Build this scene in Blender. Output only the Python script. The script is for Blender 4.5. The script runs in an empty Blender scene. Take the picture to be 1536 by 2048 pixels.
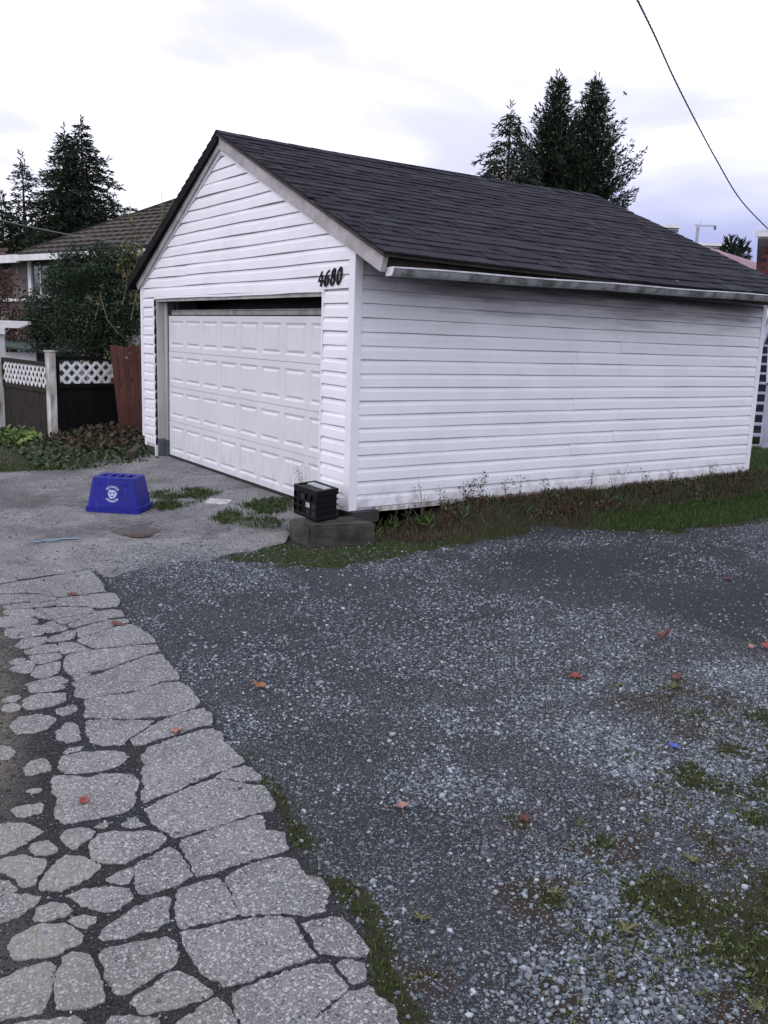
import bpy, bmesh, math, random
import numpy as np
from mathutils import Vector, Matrix, noise as mnoise

random.seed(7)
S = bpy.context.scene
COL = S.collection
PI = math.pi

# ------------------------------------------------------------------ camera
CAM = np.array([6.5928, -4.2029, 1.5418])
FWD = np.array([-0.8055053, 0.56013987, -0.19340251])
RGT = np.array([0.56484163, 0.82444516, 0.03527193])
UPV = np.array([-0.17920698, 0.08083006, 0.98048527])
FPX = 1772.4
cd = bpy.data.cameras.new('camera')
cam = bpy.data.objects.new('camera', cd)
COL.objects.link(cam)
cd.sensor_fit = 'HORIZONTAL'
cd.sensor_width = 36.0
cd.lens = FPX / 1536 * 36
cd.clip_start = 0.05
cd.clip_end = 5000
cam.matrix_world = Matrix(((RGT[0], UPV[0], -FWD[0], CAM[0]), (RGT[1], UPV[1], -FWD[1], CAM[1]),
                           (RGT[2], UPV[2], -FWD[2], CAM[2]), (0, 0, 0, 1)))
S.camera = cam

# ------------------------------------------------------------------ light: overcast dusk sky, one soft sun
SUN_EL, SUN_AZ = math.radians(38), math.radians(205)      # azimuth clockwise from +Y
W = bpy.data.worlds.new('World')
S.world = W
W.use_nodes = True
nt = W.node_tree
nt.nodes.clear()


def N(tree, t, **kw):
    n = tree.nodes.new(t)
    for k, v in kw.items():
        if k.startswith('i_'):
            n.inputs[int(k[2:])].default_value = v
        else:
            setattr(n, k, v)
    return n


def mathn(tree, op, a, b=None, c=None, clamp=False):
    n = tree.nodes.new('ShaderNodeMath')
    n.operation = op
    n.use_clamp = clamp
    for i, v in enumerate((a, b, c)):
        if v is None:
            continue
        if isinstance(v, (int, float)):
            n.inputs[i].default_value = v
        else:
            tree.links.new(v, n.inputs[i])
    return n.outputs[0]


def maprange(tree, v, a, b, c, d, smooth=True):
    n = tree.nodes.new('ShaderNodeMapRange')
    n.interpolation_type = 'SMOOTHSTEP' if smooth else 'LINEAR'
    tree.links.new(v, n.inputs[0])
    for i, x in enumerate((a, b, c, d)):
        n.inputs[i + 1].default_value = x
    return n.outputs[0]


def mixc(tree, f, a, b, blend='MIX'):
    n = tree.nodes.new('ShaderNodeMix')
    n.data_type = 'RGBA'
    n.blend_type = blend
    for s, v in ((n.inputs[0], f), (n.inputs[6], a), (n.inputs[7], b)):
        if isinstance(v, (int, float)):
            s.default_value = v
        elif isinstance(v, (tuple, list)):
            s.default_value = (*v[:3], 1)
        else:
            tree.links.new(v, s)
    return n.outputs[2]


sky = N(nt, 'ShaderNodeTexSky')
sky.sky_type = 'NISHITA'
sky.sun_disc = False
sky.sun_elevation = SUN_EL
sky.sun_rotation = SUN_AZ
tc = N(nt, 'ShaderNodeTexCoord')
sep = N(nt, 'ShaderNodeSeparateXYZ')
nt.links.new(tc.outputs['Generated'], sep.inputs[0])
zz = mathn(nt, 'MAXIMUM', sep.outputs[2], 0.0)
den = mathn(nt, 'ADD', zz, 0.16)
cx_ = mathn(nt, 'DIVIDE', sep.outputs[0], den)
cy_ = mathn(nt, 'DIVIDE', sep.outputs[1], den)
comb = N(nt, 'ShaderNodeCombineXYZ')
nt.links.new(cx_, comb.inputs[0])
nt.links.new(cy_, comb.inputs[1])
n1 = N(nt, 'ShaderNodeTexNoise')
n1.inputs['Scale'].default_value = 0.85
n1.inputs['Detail'].default_value = 5
n1.inputs['Roughness'].default_value = 0.5
n1.inputs['Distortion'].default_value = 0.6
nmap = N(nt, 'ShaderNodeMapping')
nmap.inputs['Location'].default_value = (9.3, 8.1, 0.0)
nt.links.new(comb.outputs[0], nmap.inputs['Vector'])
nt.links.new(nmap.outputs[0], n1.inputs['Vector'])
# the cloud deck is thinner (brighter) to the west and thicker to the north
side = mathn(nt, 'ADD', mathn(nt, 'MULTIPLY', sep.outputs[0], -0.10), mathn(nt, 'MULTIPLY', sep.outputs[1], 0.995))
thick = maprange(nt, side, 0.50, 0.88, 0.0, 1.0)
low = maprange(nt, sep.outputs[2], 0.06, 0.26, 1.0, 0.0)
nz = maprange(nt, n1.outputs[0], 0.36, 0.62, 0.0, 1.0)
veil = mixc(nt, nz, (12.2, 12.3, 13.9), (7.0, 7.0, 8.5))
dark = mathn(nt, 'MULTIPLY', mathn(nt, 'MULTIPLY', thick, low), maprange(nt, n1.outputs[0], 0.2, 0.6, 0.75, 1.0), clamp=True)
cloud = mixc(nt, dark, veil, (3.1, 3.35, 6.4))
skyc = mixc(nt, 0.93, sky.outputs[0], cloud)
bg = N(nt, 'ShaderNodeBackground')
bg.inputs[1].default_value = 0.1
nt.links.new(skyc, bg.inputs[0])
wo = N(nt, 'ShaderNodeOutputWorld')
nt.links.new(bg.outputs[0], wo.inputs[0])

sl = bpy.data.lights.new('sun', 'SUN')
sl.energy = 0.5
sl.angle = math.radians(25)
sl.color = (1.0, 0.95, 0.93)
so = bpy.data.objects.new('sun', sl)
COL.objects.link(so)
sd = Vector((math.sin(SUN_AZ) * math.cos(SUN_EL), math.cos(SUN_AZ) * math.cos(SUN_EL), math.sin(SUN_EL)))
so.rotation_euler = sd.to_track_quat('Z', 'Y').to_euler()
so.location = (0, -10, 20)

S.view_settings.view_transform = 'Standard'
S.view_settings.look = 'None'
S.view_settings.exposure = 0.38
S.view_settings.gamma = 1.0
S.view_settings.use_curve_mapping = False

# ------------------------------------------------------------------ helpers


def ray(px, py):
    d = FWD * FPX + RGT * (px - 768) + UPV * (1024 - py)
    return d / (d @ FWD)


def hit(px, py, ax, v):            # where the sight line of a measured point meets the plane coordinate[ax] = v
    d = ray(px, py)
    return CAM + d * ((v - CAM[ax]) / d[ax])


def G(px, py, z=-0.2):
    return hit(px, py, 2, z)


def D(px, py, depth):
    return CAM + ray(px, py) * depth


def dep(p):
    return float((np.array(p) - CAM) @ FWD)


class MB:
    def __init__(self):
        self.v = []
        self.f = []
        self.m = []

    def add(self, vs, fs, m=0):
        o = len(self.v)
        self.v += [tuple(map(float, p)) for p in vs]
        self.f += [tuple(i + o for i in f) for f in fs]
        self.m += [m] * len(fs)

    def box(self, a, b, m=0, rot=None, piv=None):
        (x0, y0, z0), (x1, y1, z1) = a, b
        vs = [(x0, y0, z0), (x1, y0, z0), (x1, y1, z0), (x0, y1, z0), (x0, y0, z1), (x1, y0, z1), (x1, y1, z1), (x0, y1, z1)]
        if rot is not None:
            pv = Vector(piv) if piv is not None else Vector(((x0 + x1) / 2, (y0 + y1) / 2, (z0 + z1) / 2))
            vs = [tuple(rot @ (Vector(p) - pv) + pv) for p in vs]
        self.add(vs, [(0, 3, 2, 1), (4, 5, 6, 7), (0, 1, 5, 4), (1, 2, 6, 5), (2, 3, 7, 6), (3, 0, 4, 7)], m)

    def bar(self, p, q, w, h, up=(0, 0, 1), m=0):
        p, q, up = Vector(p), Vector(q), Vector(up)
        d = (q - p).normalized()
        s = d.cross(up)
        if s.length < 1e-4:
            s = d.cross(Vector((1, 0, 0)))
        s.normalize()
        u = s.cross(d)
        vs = [p + s * (a * w / 2) + u * (b * h / 2) for a, b in ((-1, -1), (1, -1), (1, 1), (-1, 1))]
        vs += [v + (q - p) for v in vs]
        self.add(vs, [(0, 1, 2, 3), (7, 6, 5, 4), (0, 4, 5, 1), (1, 5, 6, 2), (2, 6, 7, 3), (3, 7, 4, 0)], m)

    def hexa(self, a, b, m=0):      # a, b: two quads in the same order
        self.add(list(a) + list(b), [(3, 2, 1, 0), (4, 5, 6, 7), (0, 1, 5, 4), (1, 2, 6, 5), (2, 3, 7, 6), (3, 0, 4, 7)], m)

    def prism(self, pts, off, m=0):  # polygon extruded along a vector
        n = len(pts)
        off = Vector(off)
        a = [Vector(p) for p in pts]
        vs = a + [p + off for p in a]
        self.add(vs, [tuple(range(n))[::-1], tuple(range(n, 2 * n))] + [(i, (i + 1) % n, n + (i + 1) % n, n + i) for i in range(n)], m)

    def tube(self, path, rad, seg=8, m=0, cap=True):
        path = [Vector(p) for p in path]
        rr = rad if isinstance(rad, (list, tuple)) else [rad] * len(path)
        vs = []
        ref = Vector((0.13, 0.21, 0.97))
        for i, p in enumerate(path):
            d = (path[min(i + 1, len(path) - 1)] - path[max(i - 1, 0)]).normalized()
            s = d.cross(ref)
            if s.length < 1e-3:
                s = d.cross(Vector((1, 0, 0)))
            s.normalize()
            u = s.cross(d)
            vs += [p + (s * math.cos(2 * PI * k / seg) + u * math.sin(2 * PI * k / seg)) * rr[i] for k in range(seg)]
        fs = []
        for i in range(len(path) - 1):
            for k in range(seg):
                fs.append((i * seg + k, i * seg + (k + 1) % seg, (i + 1) * seg + (k + 1) % seg, (i + 1) * seg + k))
        if cap:
            fs.append(tuple(range(seg))[::-1])
            fs.append(tuple(range((len(path) - 1) * seg, len(path) * seg)))
        self.add(vs, fs, m)

    def mesh(self, name, mats, origin=(0, 0, 0), smooth=False):
        me = bpy.data.meshes.new(name)
        o = Vector(origin)
        me.from_pydata([(p[0] - o[0], p[1] - o[1], p[2] - o[2]) for p in self.v], [], self.f)
        for mt in (mats if isinstance(mats, (list, tuple)) else [mats]):
            me.materials.append(mt)
        if isinstance(mats, (list, tuple)) and len(mats) > 1:
            me.polygons.foreach_set('material_index', self.m)
        if smooth:
            me.polygons.foreach_set('use_smooth', [True] * len(me.polygons))
        me.update()
        return me

    def build(self, name, mats, parent=None, smooth=False, bevel=0, kind=None, origin=None):
        if parent is not None:
            o = wloc(parent)
        else:
            o = Vector(origin) if origin is not None else Vector((0, 0, 0))
        ob = bpy.data.objects.new(name, self.mesh(name, mats, o, smooth))
        COL.objects.link(ob)
        if parent is not None:
            ob.parent = parent
        else:
            ob.location = o
        if bevel:
            b = ob.modifiers.new('bevel', 'BEVEL')
            b.width = bevel
            b.segments = 2
            b.limit_method = 'ANGLE'
            b.angle_limit = math.radians(40)
        if kind:
            ob['kind'] = kind
        return ob


def wloc(o):
    v = Vector((0, 0, 0))
    while o is not None:
        v += Vector(o.location)
        o = o.parent
    return v


def tag(o, label, cat, group=None):
    o['label'] = label
    o['category'] = cat
    if group:
        o['group'] = group
    return o


def thing(name, label, cat, loc, group=None):
    o = bpy.data.objects.new(name, None)
    o.empty_display_size = 0.1
    COL.objects.link(o)
    o.location = Vector(loc)
    return tag(o, label, cat, group)


def raw_mesh(name, verts, faces_flat, loop_total, mats, attr=None, smooth=False):
    """verts (n,3), equal sized faces (m,k) -> object, quickly"""
    me = bpy.data.meshes.new(name)
    nf = len(faces_flat)
    k = loop_total
    me.vertices.add(len(verts))
    me.vertices.foreach_set('co', np.asarray(verts, np.float32).ravel())
    me.loops.add(nf * k)
    me.loops.foreach_set('vertex_index', np.asarray(faces_flat, np.int32).ravel())
    me.polygons.add(nf)
    me.polygons.foreach_set('loop_start', np.arange(0, nf * k, k, dtype=np.int32))
    me.polygons.foreach_set('loop_total', np.full(nf, k, np.int32))
    if smooth:
        me.polygons.foreach_set('use_smooth', np.ones(nf, bool))
    for n_, arr in (attr or {}).items():
        if arr.ndim == 2:
            a = me.color_attributes.new(n_, 'FLOAT_COLOR', 'POINT')
            full = np.ones((len(verts), 4), np.float32)
            full[:, :3] = arr
            a.data.foreach_set('color', full.ravel())
        else:
            a = me.attributes.new(n_, 'FLOAT', 'POINT')
            a.data.foreach_set('value', arr.astype(np.float32))
    me.update(calc_edges=True)
    me.materials.append(mats)
    ob = bpy.data.objects.new(name, me)
    COL.objects.link(ob)
    return ob


# ------------------------------------------------------------------ materials


def newmat(name):
    m = bpy.data.materials.new(name)
    m.use_nodes = True
    t = m.node_tree
    b = t.nodes['Principled BSDF']
    return m, t, b


def noise(t, scale, detail=4, vec=None, rough=0.55, dist=0.0):
    n = t.nodes.new('ShaderNodeTexNoise')
    n.inputs['Scale'].default_value = scale
    n.inputs['Detail'].default_value = detail
    n.inputs['Roughness'].default_value = rough
    n.inputs['Distortion'].default_value = dist
    if vec is not None:
        t.links.new(vec, n.inputs['Vector'])
    return n.outputs[0]


def geo(t):
    return t.nodes.new('ShaderNodeNewGeometry').outputs['Position']


def scaled(t, vec, sx, sy, sz):
    n = t.nodes.new('ShaderNodeMapping')
    n.inputs['Scale'].default_value = (sx, sy, sz)
    t.links.new(vec, n.inputs['Vector'])
    return n.outputs[0]


def bump(t, b, h, strength, dist):
    n = t.nodes.new('ShaderNodeBump')
    n.inputs['Strength'].default_value = strength
    n.inputs['Distance'].default_value = dist
    t.links.new(h, n.inputs['Height'])
    t.links.new(n.outputs[0], b.inputs['Normal'])


def mat(name, c, c2=None, scale=8, rough=0.6, bs=0.3, bd=0.004, bscale=60, spec=0.4, stretch=None, metal=0, objvar=0.0):
    m, t, b = newmat(name)
    v = geo(t)
    if stretch:
        v = scaled(t, v, *stretch)
    c2 = c2 or tuple(x * 0.72 for x in c)
    f = maprange(t, noise(t, scale, 6, v), 0.35, 0.68, 0, 1)
    col = mixc(t, f, c, c2)
    if objvar:
        oi = t.nodes.new('ShaderNodeObjectInfo')
        k = maprange(t, oi.outputs['Random'], 0, 1, 1 - objvar, 1 + objvar, False)
        cc = t.nodes.new('ShaderNodeCombineXYZ')
        for i in range(3):
            t.links.new(k, cc.inputs[i])
        col = mixc(t, 1.0, col, cc.outputs[0], 'MULTIPLY')
    t.links.new(col, b.inputs['Base Color'])
    b.inputs['Roughness'].default_value = rough
    b.inputs['Specular IOR Level'].default_value = spec
    b.inputs['Metallic'].default_value = metal
    if bs:
        bump(t, b, noise(t, bscale, 3, v), bs, bd)
    return m


def attrmat(name, attr='col', rough=0.7, spec=0.3, var=0.0, vscale=40, trans=0.0):
    m, t, b = newmat(name)
    a = t.nodes.new('ShaderNodeAttribute')
    a.attribute_name = attr
    col = a.outputs['Color']
    if var:
        f = noise(t, vscale, 3, geo(t))
        col = mixc(t, maprange(t, f, 0.3, 0.7, 0, var), col, (0.02, 0.02, 0.02))
    t.links.new(col, b.inputs['Base Color'])
    b.inputs['Roughness'].default_value = rough
    b.inputs['Specular IOR Level'].default_value = spec
    return m


# vinyl siding: white, faintly dusty, mildew streaks plus painted eave shade high on the long side
def siding_mat(name, mildew_shade):
    m, t, b = newmat(name)
    p = geo(t)
    base = mixc(t, maprange(t, noise(t, 1.7, 5, p), 0.35, 0.7, 0, 1), (0.86, 0.855, 0.90), (0.80, 0.795, 0.84))
    grime = maprange(t, noise(t, 14, 6, scaled(t, p, 1, 1, 0.3)), 0.55, 0.8, 0, 0.10)
    base = mixc(t, grime, base, (0.3, 0.28, 0.26))
    sp = t.nodes.new('ShaderNodeSeparateXYZ')
    t.links.new(p, sp.inputs[0])
    splash = mathn(t, 'MULTIPLY', maprange(t, sp.outputs[2], 0.28, -0.03, 0, 1), maprange(t, noise(t, 9, 5, p), 0.4, 0.7, 0.05, 0.6))
    base = mixc(t, splash, base, (0.27, 0.23, 0.19))
    if mildew_shade:
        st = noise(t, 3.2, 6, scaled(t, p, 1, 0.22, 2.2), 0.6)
        hgt = maprange(t, sp.outputs[2], 1.52, 2.16, -0.22, 0.62, False)  # darkens upward: shade under the eave painted in with the streaks
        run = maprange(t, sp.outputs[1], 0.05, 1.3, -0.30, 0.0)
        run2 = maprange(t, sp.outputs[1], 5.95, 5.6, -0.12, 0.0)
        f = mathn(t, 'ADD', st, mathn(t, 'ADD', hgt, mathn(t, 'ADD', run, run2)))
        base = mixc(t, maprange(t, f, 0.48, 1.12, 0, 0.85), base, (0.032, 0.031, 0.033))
    t.links.new(base, b.inputs['Base Color'])
    b.inputs['Roughness'].default_value = 0.5
    b.inputs['Specular IOR Level'].default_value = 0.35
    bump(t, b, noise(t, 5, 3, p), 0.12, 0.02)
    return m


M = {}
M['siding'] = siding_mat('vinyl_siding', False)
M['siding_side'] = siding_mat('vinyl_siding_mildew_shade', True)
M['trim'] = mat('white_trim', (0.85, 0.845, 0.885), (0.79, 0.785, 0.825), 3, 0.5, 0.1, 0.004, 20)
M['door'] = mat('door_paint', (0.72, 0.715, 0.75), (0.68, 0.67, 0.70), 2.2, 0.5, 0.12, 0.002, 160)
M['rawtrim'] = mat('weathered_white_wood', (0.50, 0.48, 0.46), (0.32, 0.30, 0.28), 6, 0.75, 0.4, 0.006, 30, stretch=(1, 1, 0.12))
M['fascia'] = mat('rake_board_paint', (0.47, 0.435, 0.445), (0.34, 0.31, 0.315), 7, 0.8, 0.4, 0.006, 40)
M['darkwood'] = mat('old_dark_wood', (0.055, 0.042, 0.035), (0.03, 0.024, 0.02), 8, 0.85)
M['soffit'] = mat('soffit_wood', (0.12, 0.10, 0.085), (0.07, 0.06, 0.05), 5, 0.85)
M['gutter'] = mat('dirty_gutter', (0.34, 0.35, 0.36), (0.10, 0.105, 0.10), 14, 0.45, 0.2, 0.004, 40, stretch=(1, 0.5, 0.18))
M['gutterlip'] = mat('gutter_lip', (0.72, 0.73, 0.75), (0.5, 0.5, 0.5), 6, 0.35)
M['black'] = mat('black_paint', (0.005, 0.005, 0.006), (0.008, 0.008, 0.008), 10, 0.5, spec=0.2)
M['rubber'] = mat('black_rubber', (0.012, 0.012, 0.012), (0.02, 0.02, 0.02), 20, 0.7)
M['greymetal'] = mat('grey_metal', (0.10, 0.115, 0.13), (0.07, 0.08, 0.09), 6, 0.5)
M['strip'] = mat('grey_strip', (0.34, 0.34, 0.33), (0.2, 0.2, 0.2), 8, 0.5)
M['concrete'] = mat('concrete', (0.070, 0.066, 0.058), (0.022, 0.022, 0.018), 5, 0.9, 0.7, 0.012, 25)
M['foundation'] = mat('dark_foundation', (0.045, 0.043, 0.042), (0.025, 0.024, 0.024), 5, 0.9, 0.6, 0.01, 20)
M['slabwhite'] = mat('pale_concrete', (0.55, 0.54, 0.52), (0.35, 0.34, 0.32), 12, 0.9, 0.5, 0.006, 40)


def shingle_mat():
    m, t, b = newmat('asphalt_shingle')
    p = geo(t)
    f = maprange(t, noise(t, 2.2, 4, scaled(t, p, 1, 0.5, 1)), 0.35, 0.7, 0, 1)
    col = mixc(t, f, (0.0215, 0.022, 0.029), (0.013, 0.013, 0.018))
    g = maprange(t, noise(t, 170, 2, p), 0.35, 0.75, 0, 1)
    col = mixc(t, mathn(t, 'MULTIPLY', g, .8), col, (0.048, 0.049, 0.061))
    oi = t.nodes.new('ShaderNodeObjectInfo')
    k = maprange(t, oi.outputs['Random'], 0, 1, 0.75, 1.25, False)
    a = t.nodes.new('ShaderNodeAttribute')
    a.attribute_name = 'tone'
    k = mathn(t, 'MULTIPLY', k, a.outputs['Fac'])
    cc = t.nodes.new('ShaderNodeCombineXYZ')
    for i in range(3):
        t.links.new(k, cc.inputs[i])
    col = mixc(t, 1.0, col, cc.outputs[0], 'MULTIPLY')
    t.links.new(col, b.inputs['Base Color'])
    b.inputs['Roughness'].default_value = 0.95
    b.inputs['Specular IOR Level'].default_value = 0.15
    bump(t, b, noise(t, 260, 2, p), 0.5, 0.004)
    return m


M['shingle'] = shingle_mat()


def voro(t, scale, vec, feature='F1', out='Distance', rnd=1.0):
    n = t.nodes.new('ShaderNodeTexVoronoi')
    n.feature = feature
    n.inputs['Scale'].default_value = scale
    n.inputs['Randomness'].default_value = rnd
    t.links.new(vec, n.inputs['Vector'])
    return n.outputs[out]


def asphalt_mat(name, ca, cb, speck=0.8, dirt=True, cracks=False):
    m, t, b = newmat(name)
    p = geo(t)
    f = maprange(t, noise(t, 3.0, 5, p), 0.35, 0.68, 0, 1)
    col = mixc(t, f, ca, cb)
    # aggregate: light and dark stones of two sizes showing in the worn surface
    for sc, am in ((70, 0.85), (120, 0.95), (210, 0.9)):
        cell = voro(t, sc, p, 'F1', 'Color')
        dd = voro(t, sc, p, 'F1', 'Distance')
        s3 = t.nodes.new('ShaderNodeSeparateColor')
        t.links.new(cell, s3.inputs[0])
        inside = maprange(t, dd, 0.36, 0.52, 1, 0)
        lf = mathn(t, 'MULTIPLY', inside, maprange(t, s3.outputs[0], 0.62, 0.98, 0, am * speck))
        df = mathn(t, 'MULTIPLY', inside, maprange(t, s3.outputs[1], 0.55, 0.95, 0, am * 0.75 * speck))
        col = mixc(t, df, col, (0.035, 0.035, 0.038))
        col = mixc(t, lf, col, (0.45, 0.45, 0.45))
    if cracks:
        wv = t.nodes.new('ShaderNodeVectorMath')
        nn_ = t.nodes.new('ShaderNodeTexNoise')
        nn_.inputs['Scale'].default_value = 3.5
        nn_.inputs['Detail'].default_value = 4
        t.links.new(p, nn_.inputs['Vector'])
        wv.operation = 'MULTIPLY_ADD'
        t.links.new(nn_.outputs['Color'], wv.inputs[0])
        wv.inputs[1].default_value = (.5, .5, 0)
        t.links.new(p, wv.inputs[2])
        de = voro(t, 1.1, wv.outputs[0], 'DISTANCE_TO_EDGE')
        cr = mathn(t, 'MULTIPLY', maprange(t, de, 0.004, 0.013, 1, 0), maprange(t, noise(t, 1.3, 3, p), 0.5, 0.6, 0, 0.8))
        col = mixc(t, cr, col, (0.045, 0.043, 0.043))
        st = maprange(t, noise(t, 1.1, 7, p, 0.65), 0.43, 0.68, 0, 0.8)
        col = mixc(t, st, col, (0.075, 0.072, 0.070))
        lt = maprange(t, noise(t, 2.7, 5, p, 0.6), 0.56, 0.74, 0, 0.5)
        col = mixc(t, lt, col, (0.33, 0.32, 0.32))
    if dirt:
        sp = t.nodes.new('ShaderNodeSeparateXYZ')
        t.links.new(p, sp.inputs[0])
        k = mathn(t, 'MULTIPLY', maprange(t, sp.outputs[1], -3.15, -3.75, 0, 1), maprange(t, noise(t, 2.3, 4, p), 0.38, 0.62, 0.1, 0.55))
        col = mixc(t, k, col, (0.27, 0.25, 0.21))
    t.links.new(col, b.inputs['Base Color'])
    b.inputs['Roughness'].default_value = 0.9
    b.inputs['Specular IOR Level'].default_value = 0.25
    h = mathn(t, 'ADD', mathn(t, 'MULTIPLY', voro(t, 110, p), -0.6), noise(t, 45, 4, p))
    bump(t, b, h, 0.75, 0.008)
    return m


M['asphalt'] = asphalt_mat('worn_asphalt', (0.200, 0.198, 0.198), (0.142, 0.141, 0.142), 1.0)
M['asphalt_far'] = asphalt_mat('alley_asphalt', (0.215, 0.21, 0.212), (0.13, 0.127, 0.128), 0.9, False, True)


def ground_mat():
    m, t, b = newmat('packed_grit')
    p = geo(t)
    f = maprange(t, noise(t, 1.6, 6, p), 0.36, 0.66, 0, 1)
    col = mixc(t, f, (0.036, 0.039, 0.045), (0.022, 0.023, 0.026))
    for sc, am in ((85, 0.85), (150, 0.9), (260, 0.9)):
        cell = voro(t, sc, p, 'F1', 'Color')
        dd = voro(t, sc, p, 'F1', 'Distance')
        s3 = t.nodes.new('ShaderNodeSeparateColor')
        t.links.new(cell, s3.inputs[0])
        inside = maprange(t, dd, 0.32, 0.5, 1, 0)
        lf = mathn(t, 'MULTIPLY', inside, maprange(t, s3.outputs[0], 0.5, 1.0, 0, am))
        tint = mixc(t, s3.outputs[1], (0.12, 0.13, 0.145), (0.25, 0.265, 0.285))
        col = mixc(t, lf, col, tint)
    a = t.nodes.new('ShaderNodeAttribute')
    a.attribute_name = 'pack'
    col = mixc(t, mathn(t, 'MULTIPLY', a.outputs['Fac'], 0.62), col, (0.030, 0.031, 0.035))
    a = t.nodes.new('ShaderNodeAttribute')
    a.attribute_name = 'soil'
    col = mixc(t, maprange(t, mathn(t, 'ADD', a.outputs['Fac'], mathn(t, 'MULTIPLY', mathn(t, 'SUBTRACT', noise(t, 28, 4, p), 0.5), 0.8)), 0.3, 0.7, 0, 0.9), col, (0.040, 0.028, 0.020))
    a = t.nodes.new('ShaderNodeAttribute')
    a.attribute_name = 'moss'
    mk = maprange(t, mathn(t, 'ADD', a.outputs['Fac'], mathn(t, 'MULTIPLY', mathn(t, 'SUBTRACT', noise(t, 35, 4, p), 0.5), 0.9)), 0.42, 0.75, 0, 0.9)
    mc = mixc(t, noise(t, 9, 4, p), (0.034, 0.050, 0.012), (0.034, 0.023, 0.016))
    col = mixc(t, mk, col, mc)
    a = t.nodes.new('ShaderNodeAttribute')
    a.attribute_name = 'crack'
    col = mixc(t, mathn(t, 'MULTIPLY', a.outputs['Fac'], 0.72), col, (0.027, 0.026, 0.026))
    a = t.nodes.new('ShaderNodeAttribute')
    a.attribute_name = 'mud'
    col = mixc(t, mathn(t, 'MULTIPLY', a.outputs['Fac'], maprange(t, noise(t, 18, 5, p), 0.3, 0.6, 0.4, 1)), col, (0.145, 0.130, 0.106))
    t.links.new(col, b.inputs['Base Color'])
    b.inputs['Roughness'].default_value = 0.92
    b.inputs['Specular IOR Level'].default_value = 0.2
    h = mathn(t, 'ADD', mathn(t, 'MULTIPLY', voro(t, 85, p), -0.8), mathn(t, 'MULTIPLY', voro(t, 190, p), -0.5))
    bump(t, b, h, 0.9, 0.012)
    return m


M['grit'] = ground_mat()
M['soil'] = mat('dark_soil', (0.050, 0.037, 0.027), (0.028, 0.021, 0.016), 9, 0.95, 0.9, 0.03, 22)
M['yard'] = mat('yard_turf', (0.040, 0.048, 0.020), (0.05, 0.042, 0.028), 3, 0.95, 0.8, 0.03, 14)
M['stone'] = attrmat('gravel_stone', rough=0.8, spec=0.3, var=0.25, vscale=120)
M['leafy'] = attrmat('foliage', rough=0.65, spec=0.25)
M['bark'] = mat('bark', (0.075, 0.055, 0.042), (0.045, 0.034, 0.027), 6, 0.95, 0.8, 0.02, 20, stretch=(1, 1, 0.2))
M['twig'] = mat('twig', (0.17, 0.14, 0.10), (0.10, 0.085, 0.06), 10, 0.9)
M['whitewood'] = mat('white_painted_wood', (0.80, 0.80, 0.81), (0.66, 0.65, 0.64), 5, 0.6, 0.3, 0.004, 40, stretch=(1, 1, 0.3))
M['chipped'] = mat('chipped_white_paint', (0.70, 0.70, 0.70), (0.25, 0.20, 0.16), 9, 0.75, 0.4, 0.005, 40, stretch=(1, 1, 0.25))
M['blackboard'] = mat('black_stained_board', (0.008, 0.007, 0.007), (0.005, 0.0045, 0.0045), 6, 0.8, spec=0.12)
M['brownboard'] = mat('brown_stained_board', (0.036, 0.029, 0.025), (0.023, 0.019, 0.016), 6, 0.8, spec=0.15)
M['redboard'] = mat('red_brown_board', (0.115, 0.040, 0.027), (0.072, 0.026, 0.019), 7, 0.8, 0.4, 0.005, 40, stretch=(1, 1, 0.15), objvar=0.25)
M['blue'] = mat('blue_plastic', (0.008, 0.011, 0.25), (0.006, 0.008, 0.19), 5, 0.5, 0.1, 0.002, 60)
M['print'] = mat('white_print', (0.55, 0.57, 0.75), (0.42, 0.44, 0.62), 30, 0.5, 0)
M['bluespray'] = mat('blue_spray_paint', (0.15, 0.29, 0.40), (0.18, 0.22, 0.25), 40, 0.8, 0.5, 0.004, 90)
M['rust'] = mat('rusty_iron', (0.085, 0.055, 0.045), (0.05, 0.04, 0.036), 16, 0.7, 0.5, 0.004, 60)
M['tar'] = mat('dark_patch', (0.06, 0.058, 0.058), (0.11, 0.105, 0.105), 22, 0.9, 0.9, 0.012, 60)
M['crate'] = mat('black_plastic', (0.004, 0.004, 0.005), (0.006, 0.006, 0.008), 12, 0.5, spec=0.18)
M['cratelight'] = mat('grey_plastic_window', (0.028, 0.031, 0.037), (0.02, 0.022, 0.026), 20, 0.35)
M['paper'] = mat('pale_paper', (0.42, 0.44, 0.47), (0.3, 0.32, 0.35), 14, 0.6)
M['tile'] = mat('brown_concrete_tile', (0.062, 0.049, 0.043), (0.036, 0.029, 0.026), 4, 0.85, 0.4, 0.01, 20, objvar=0.2)
M['pinktile'] = mat('pink_roof_tile', (0.36, 0.235, 0.25), (0.27, 0.175, 0.19), 1.5, 0.85, 0.3, 0.01, 10, objvar=0.12)
M['stucco'] = mat('grey_stucco', (0.30, 0.29, 0.28), (0.22, 0.21, 0.2), 3, 0.9)
M['brick'] = mat('red_brick', (0.115, 0.032, 0.030), (0.085, 0.026, 0.024), 4, 0.85, 0.3, 0.01, 20, objvar=0.25)
M['brownbrick'] = mat('brown_brick', (0.13, 0.085, 0.07), (0.07, 0.055, 0.05), 3, 0.85, 0.3, 0.01, 20, objvar=0.35)
M['mortar'] = mat('mortar', (0.20, 0.18, 0.17), (0.14, 0.13, 0.12), 6, 0.9)
M['navy'] = mat('navy_siding', (0.018, 0.024, 0.05), (0.013, 0.017, 0.035), 3, 0.7)
M['stair'] = mat('stair_paint', (0.44, 0.46, 0.55), (0.34, 0.36, 0.44), 4, 0.7)
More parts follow.
